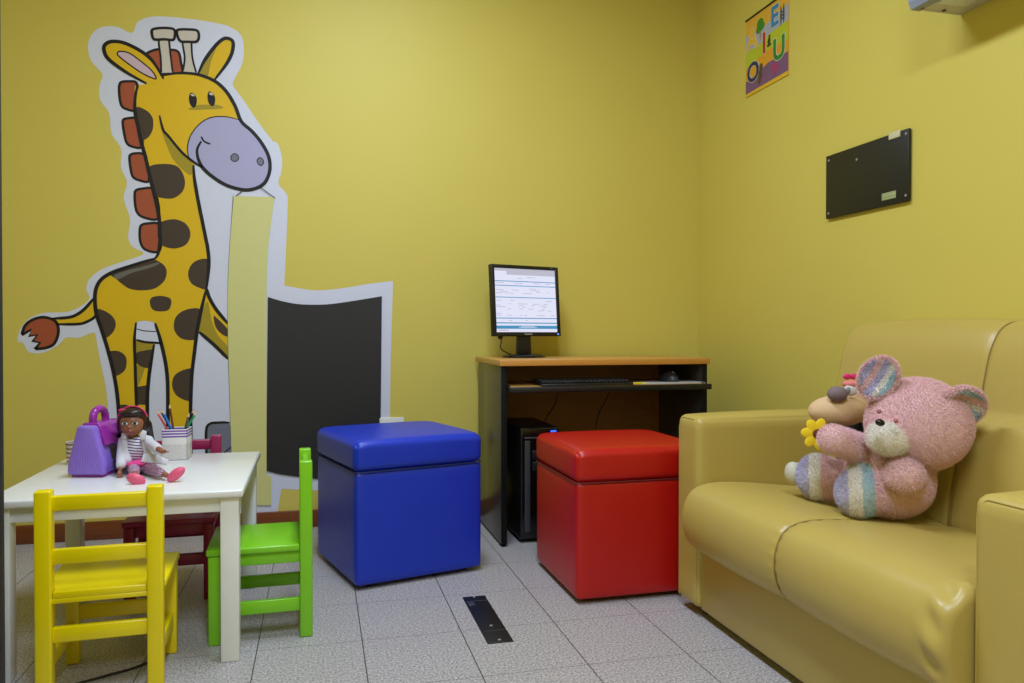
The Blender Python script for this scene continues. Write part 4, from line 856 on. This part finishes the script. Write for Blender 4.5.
m = M(); pts = [hc+Vector((.0425*cos(a)+.0, .000, .010+.0415*sin(a))) for a in [radians(10+k*10) for k in range(17)]]
m.tube(pts, .0024, 8).ball(hc+Vector((-.027, -.012, .040)), (.011, .006, .006)); m.build('headband', 'hot_pink', dl)
m = M(); m.ball(DL((-0.5541, 2.6168, 0.5622)), (.034, .027, .042)); m.ball(DL((-0.5556, 2.6175, 0.5873)), (.03, .02, .018)); fused(m, .0025, None, 3).build('shirt', 'shirt', dl, auto=False)
# jacket: fused shell with an open front made from panels and sleeves
m = M()
for sd, sh_, el, wr_ in ((1, RS, (-0.4883, 2.5385, 0.5821), (-0.4753, 2.5146, 0.5787)), (-1, LS, (-0.5952, 2.6013, 0.5505), (-0.5892, 2.5686, 0.5245))):
    capsule(m, sh_, DL(el), .017, .0155); capsule(m, DL(el), DL(wr_), .0155, .015)
capsule(m, RS+Vector((-.006, -.008, .012)), DL((-0.5123, 2.5802, 0.5349)), .013, .012); capsule(m, LS+Vector((.007, -.010, .012)), DL((-0.5786, 2.5969, 0.5349)), .014, .016)
capsule(m, RS+Vector((0, .014, 0)), DL((-0.5367, 2.6583, 0.5169)), .018, .02); capsule(m, LS+Vector((0, .014, 0)), DL((-0.5926, 2.6725, 0.5169)), .018, .02); capsule(m, DL((-0.5699, 2.6778, 0.5827)), DL((-0.5692, 2.6872, 0.5135)), .018, .022)
fused(m, .0028, None, 2).build('jacket', 'jacket', dl, auto=False)
m = M()
for sd, q in ((1, (-0.529, 2.5801, 0.6118)), (-1, (-0.5887, 2.6055, 0.6105))):
    c_ = DL(q); m.prism([(-.008, -.014), (.008, -.012), (.011, .012), (-.001, .018), (-.009, .004)], -.002, .002, 'y', bev=.0015, mx=Matrix.Translation(c_) @ Matrix.Rotation(sd*.5, 4, 'Z'))
m.build('collar', 'jacket', dl)
tp = DL((-0.484, 2.5525, 0.5413)); m = M(); m.prism([(-.045, -.008), (.03, -.020), (.034, -.005), (.0, .014), (-.04, .02)], -.003, .003, 'y', bev=.002, mx=Matrix.Translation(tp) @ Matrix.Rotation(radians(-28), 4, 'X')); m.build('jacket_tail', 'jacket', dl)
m = M(); m.ball(DL((-0.5338, 2.5804, 0.528)), (.045, .034, .0105), mx=Matrix.Rotation(radians(-6), 4, 'Y')); m.build('sash', 'belt', dl)
m = M(); capsule(m, LH, DL((-0.5339, 2.4874, 0.5104)), .021, .0145); capsule(m, RH, DL((-0.4592, 2.4788, 0.51)), .022, .0145); m.ball(DL((-0.5463, 2.6194, 0.5079)), (.036, .03, .021)); fused(m, .0025, None, 3).build('leggings', 'leggings', dl, auto=False)
M().ball(DL((-0.5157, 2.4208, 0.5048)), (.0275, .011, .0165), mx=Matrix.Rotation(radians(24), 4, 'Y')).build('shoe', 'shoe', dl)
M().ball(DL((-0.4092, 2.43, 0.5126)), (.0300, .0125, .0155), mx=Matrix.Rotation(radians(-38), 4, 'Y')).build('shoe', 'shoe', dl)

# ------------------------------------------------------------------ things on the right wall
# alphabet poster
AX = XR
po = thing('alphabet_poster', 'colourful vowel poster high on the right wall near the corner', 'poster', (XR, 3.139, 2.063))
pw, ph = .344, .366
def RW(u, v, d): return (-d, pw/2-u*pw, v*ph)         # u to the right as seen, v up
def patch(m, poly, d, mi): m.add([RW(u, v, d) for u, v in poly], [list(range(len(poly)))], mi)
m = M(); m.box(-.004, 0, -pw/2, pw/2, 0, ph); cols = [(226, 176, 60), (172, 176, 190), (188, 196, 44), (222, 160, 40), (124, 84, 120), (226, 180, 40)]
pmats = [plain('poster_ink_%d' % i, rgb(*c), .5, amt=.02) for i, c in enumerate(cols)]
patch(m, [(.0, .80), (.35, .76), (.62, .80), (1, .86), (1, .66), (.6, .64), (.3, .58), (0, .60)], .0045, 1)
patch(m, [(.0, .60), (.3, .58), (.6, .64), (1, .66), (1, .42), (.6, .45), (.3, .42), (0, .36)], .0046, 2)
patch(m, [(.0, .36), (.3, .42), (.6, .45), (1, .42), (1, .28), (.55, .28), (.3, .22), (0, .17)], .0047, 3)
patch(m, [(.0, .20), (.3, .23), (.55, .29), (1, .28), (1, .05), (0, .04)], .0048, 4)
patch(m, [(.0, .04), (1, .05), (1, 0), (0, 0)], .0049, 5)
m.build('poster_sheet', pmats, po)
M().box(-.009, 0, -pw/2-.003, pw/2+.003, ph-.004, ph+.004, .002).build('hanging_rod', 'black', po)
def glyph(parent, ch, u, v, size, col, name, rim=True, tilt=0.0):
    for k, (off, dd, cc) in enumerate(((.050, .0052, (222, 216, 190)), (.028, .0062, col))):
        cu = bpy.data.curves.new('t', 'FONT'); cu.body = ch; cu.size = size; cu.offset = off*size; cu.extrude = .0004; cu.align_x = 'CENTER'; cu.align_y = 'CENTER'
        to_ = bpy.data.objects.new('t', cu); COL.objects.link(to_); dg = bpy.context.evaluated_depsgraph_get(); dg.update()
        me = bpy.data.meshes.new_from_object(to_.evaluated_get(dg)); bpy.data.objects.remove(to_, do_unlink=True)
        x0, y0, z0 = RW(u, v, dd)
        R = Matrix(((0, 0, -1, x0), (-1, 0, 0, y0), (0, 1, 0, z0), (0, 0, 0, 1))) @ Matrix.Rotation(tilt, 4, 'Z')
        me.transform(R); me.materials.clear(); me.materials.append(plain('ink_'+name+str(k), rgb(*cc), .5, amt=.01))
        for p in me.polygons: p.material_index = 0
        o = bpy.data.objects.new(name if k else name+'_rim', me); COL.objects.link(o); o.parent = parent
glyph(po, 'A', .16, .70, .135, (232, 184, 52), 'letter_a'); glyph(po, 'E', .70, .80, .125, (52, 128, 178), 'letter_e')
glyph(po, 'I', .46, .55, .130, (180, 44, 30), 'letter_i'); glyph(po, 'O', .19, .27, .125, (36, 44, 84), 'letter_o'); glyph(po, 'U', .80, .37, .135, (40, 130, 50), 'letter_u')
def small(name, balls, col):
    m = M()
    for u, v, a, b in balls:
        x0, y0, z0 = RW(u, v, .0052); m.ball((x0, y0, z0), (.0008, a, b), sub=2)
    m.build(name, [plain('ink_'+name, rgb(*col), .6)], po)
small('tree_picture', [(.36, .84, .028, .026), (.33, .78, .024, .02), (.40, .80, .022, .02)], (60, 140, 40)); small('tree_trunk', [(.36, .70, .006, .025)], (190, 140, 60))
small('ladder_picture', [(.84, .76, .006, .045), (.90, .77, .006, .045), (.87, .76, .014, .004), (.87, .72, .014, .004), (.87, .80, .014, .004)], (80, 76, 60))
small('insect_picture', [(.57, .55, .012, .016), (.57, .50, .018, .008), (.58, .60, .008, .01)], (60, 70, 40)); small('bear_picture', [(.36, .20, .018, .028), (.38, .28, .016, .02), (.34, .12, .014, .016)], (92, 70, 40))
small('grape_picture', [(.68, .20, .022, .018), (.74, .17, .018, .014), (.70, .13, .016, .012)], (170, 60, 110))

# black panel
bp = thing('black_wall_panel', 'small black rectangular panel screwed to the right wall above the sofa', 'panel', (XR, 2.468, 1.39))
M().box(-.016, -.004, -.223, .223, 0, .252, .002).build('panel_board', [plain('matte_black_board', rgb(30, 29, 18), .5, 60, .12)], bp)
M().box(-.004, 0, -.2, .2, .03, .22).build('spacer', 'black', bp)
M().box(-.0172, -.0155, -.165, -.095, .020, .046, .0005).build('pale_label', [banded('label_print', [rgb(170, 172, 120), rgb(140, 160, 110)], 90.0)], bp)
M().box(-.019, -.0155, -.185, -.130, .232, .256, .001).build('tape', [plain('pale_tape', rgb(214, 206, 164), .5)], bp)
for y, z in ((.205, .02), (.205, .232), (-.212, .02), (-.212, .235), (.04, .2)):
    M().lathe([(.005, 0), (.005, .0015), (.002, .0025)], 12, mx=Matrix.Translation((-.0158, y, z)) @ Matrix.Rotation(-pi/2, 4, 'Y')).build('screw', 'grey', bp)

# air conditioner
ac = thing('air_conditioner', 'pale wall-mounted air conditioner unit at the top right', 'air conditioner', (XR, 2.04, 1.95))
M().prism([(0, .0), (-.150, .0), (-.188, .002), (-.194, .02), (-.197, .10), (-.19, .24), (-.16, .275), (0, .28)], -.80, -.012, 'y', bev=.003).build('casing', [plain('cream_ac_plastic', rgb(206, 202, 190), .4, amt=.02)], ac)
M().prism([(0, -.001), (-.155, -.001), (-.190, .001), (-.196, .02), (-.199, .10), (-.192, .242), (-.162, .278), (0, .282)], -.014, 0, 'y', bev=.002).build('end_cap', [plain('cream_cap_plastic', rgb(196, 192, 180), .4, amt=.02)], ac)
M().prism([(-.158, -.003), (-.192, -.002), (-.200, .02), (-.203, .10), (-.196, .235), (-.190, .235), (-.190, .02), (-.158, .004)], -.80, .001, 'y').build('front_panel', [plain('grey_ac_plastic', rgb(140, 148, 166), .4, amt=.02)], ac)
M().box(-.15, -.045, -.75, -.06, -.0025, .0015, .001).build('louver', 'white_plastic', ac)
for x in (-.165, -.085): M().lathe([(.006, -.004), (.007, .002)], 12, (x, -.02, 0)).build('screw_cover', 'baseboard', ac)

# ------------------------------------------------------------------ floor box and cable
fb = thing('floor_socket_plate', 'long black socket plate set in the grey floor tiles', 'floor socket', (.5275, 2.43, 0), radians(0))
M().box(-.040, .040, -.207, .207, 0, .003, .001).build('plate', [plain('black_floor_plate', rgb(14, 14, 16), .5)], fb)
M().box(-.034, -.012, .115, .150, .003, .0045, .0008).build('socket', 'dark_strip', fb)
M().box(-.036, .036, .152, .157, .003, .0040).box(-.03, .034, -.117, -.113, .003, .0036).build('groove_line', 'dark_strip', fb)
for x, y in ((0, .197), (.0, -.19), (.0, -.075)): M().lathe([(.005, .003), (.005, .0045), (.002, .005)], 12, (x, y, 0)).build('screw', 'grey', fb)
cable('floor_cable', [(-.98, 2.06, .004), (-.80, 2.14, .004), (-.604, 2.239, .004), (-.551, 2.268, .004), (-.495, 2.299, .004), (-.455, 2.345, .004), (-.44, 2.37, .004)], .0035, 'thin dark cable lying over the floor beneath the white table')

# ------------------------------------------------------------------ lights and camera
LC = (.80, .93, 1.22)
def area(name, loc, sx, sy, power, col, rot=(0, 0, 0)):
    l = bpy.data.lights.new(name, 'AREA'); l.shape = 'RECTANGLE'; l.size = sx; l.size_y = sy; l.energy = power; l.color = col
    o = bpy.data.objects.new(name, l); COL.objects.link(o); o.location = loc; o.rotation_euler = rot; return o
area('ceiling_lamp_light', (.25, 2.20, 2.95), .30, 1.20, 36, LC)
area('ceiling_lamp_light', (.15, -.1, 2.95), .30, 1.20, 50, LC)
w = bpy.data.worlds.new('World'); SC.world = w; w.use_nodes = True
w.node_tree.nodes['Background'].inputs[0].default_value = (.8, .85, 1, 1); w.node_tree.nodes['Background'].inputs[1].default_value = .05
cam = bpy.data.cameras.new('Camera'); co_ = bpy.data.objects.new('Camera', cam); COL.objects.link(co_)
co_.location = (0, 0, .93); co_.rotation_euler = (pi/2-math.atan(8.5/765), 0, -math.atan(193.5/765))
cam.sensor_fit = 'HORIZONTAL'; cam.sensor_width = 36.0; cam.lens = 765/1024*36.0; cam.clip_start = .02
SC.camera = co_
vs = SC.view_settings; vs.view_transform = 'Standard'; vs.look = 'None'; vs.gamma = 1.0; vs.use_curve_mapping = False; vs.exposure = 0.3
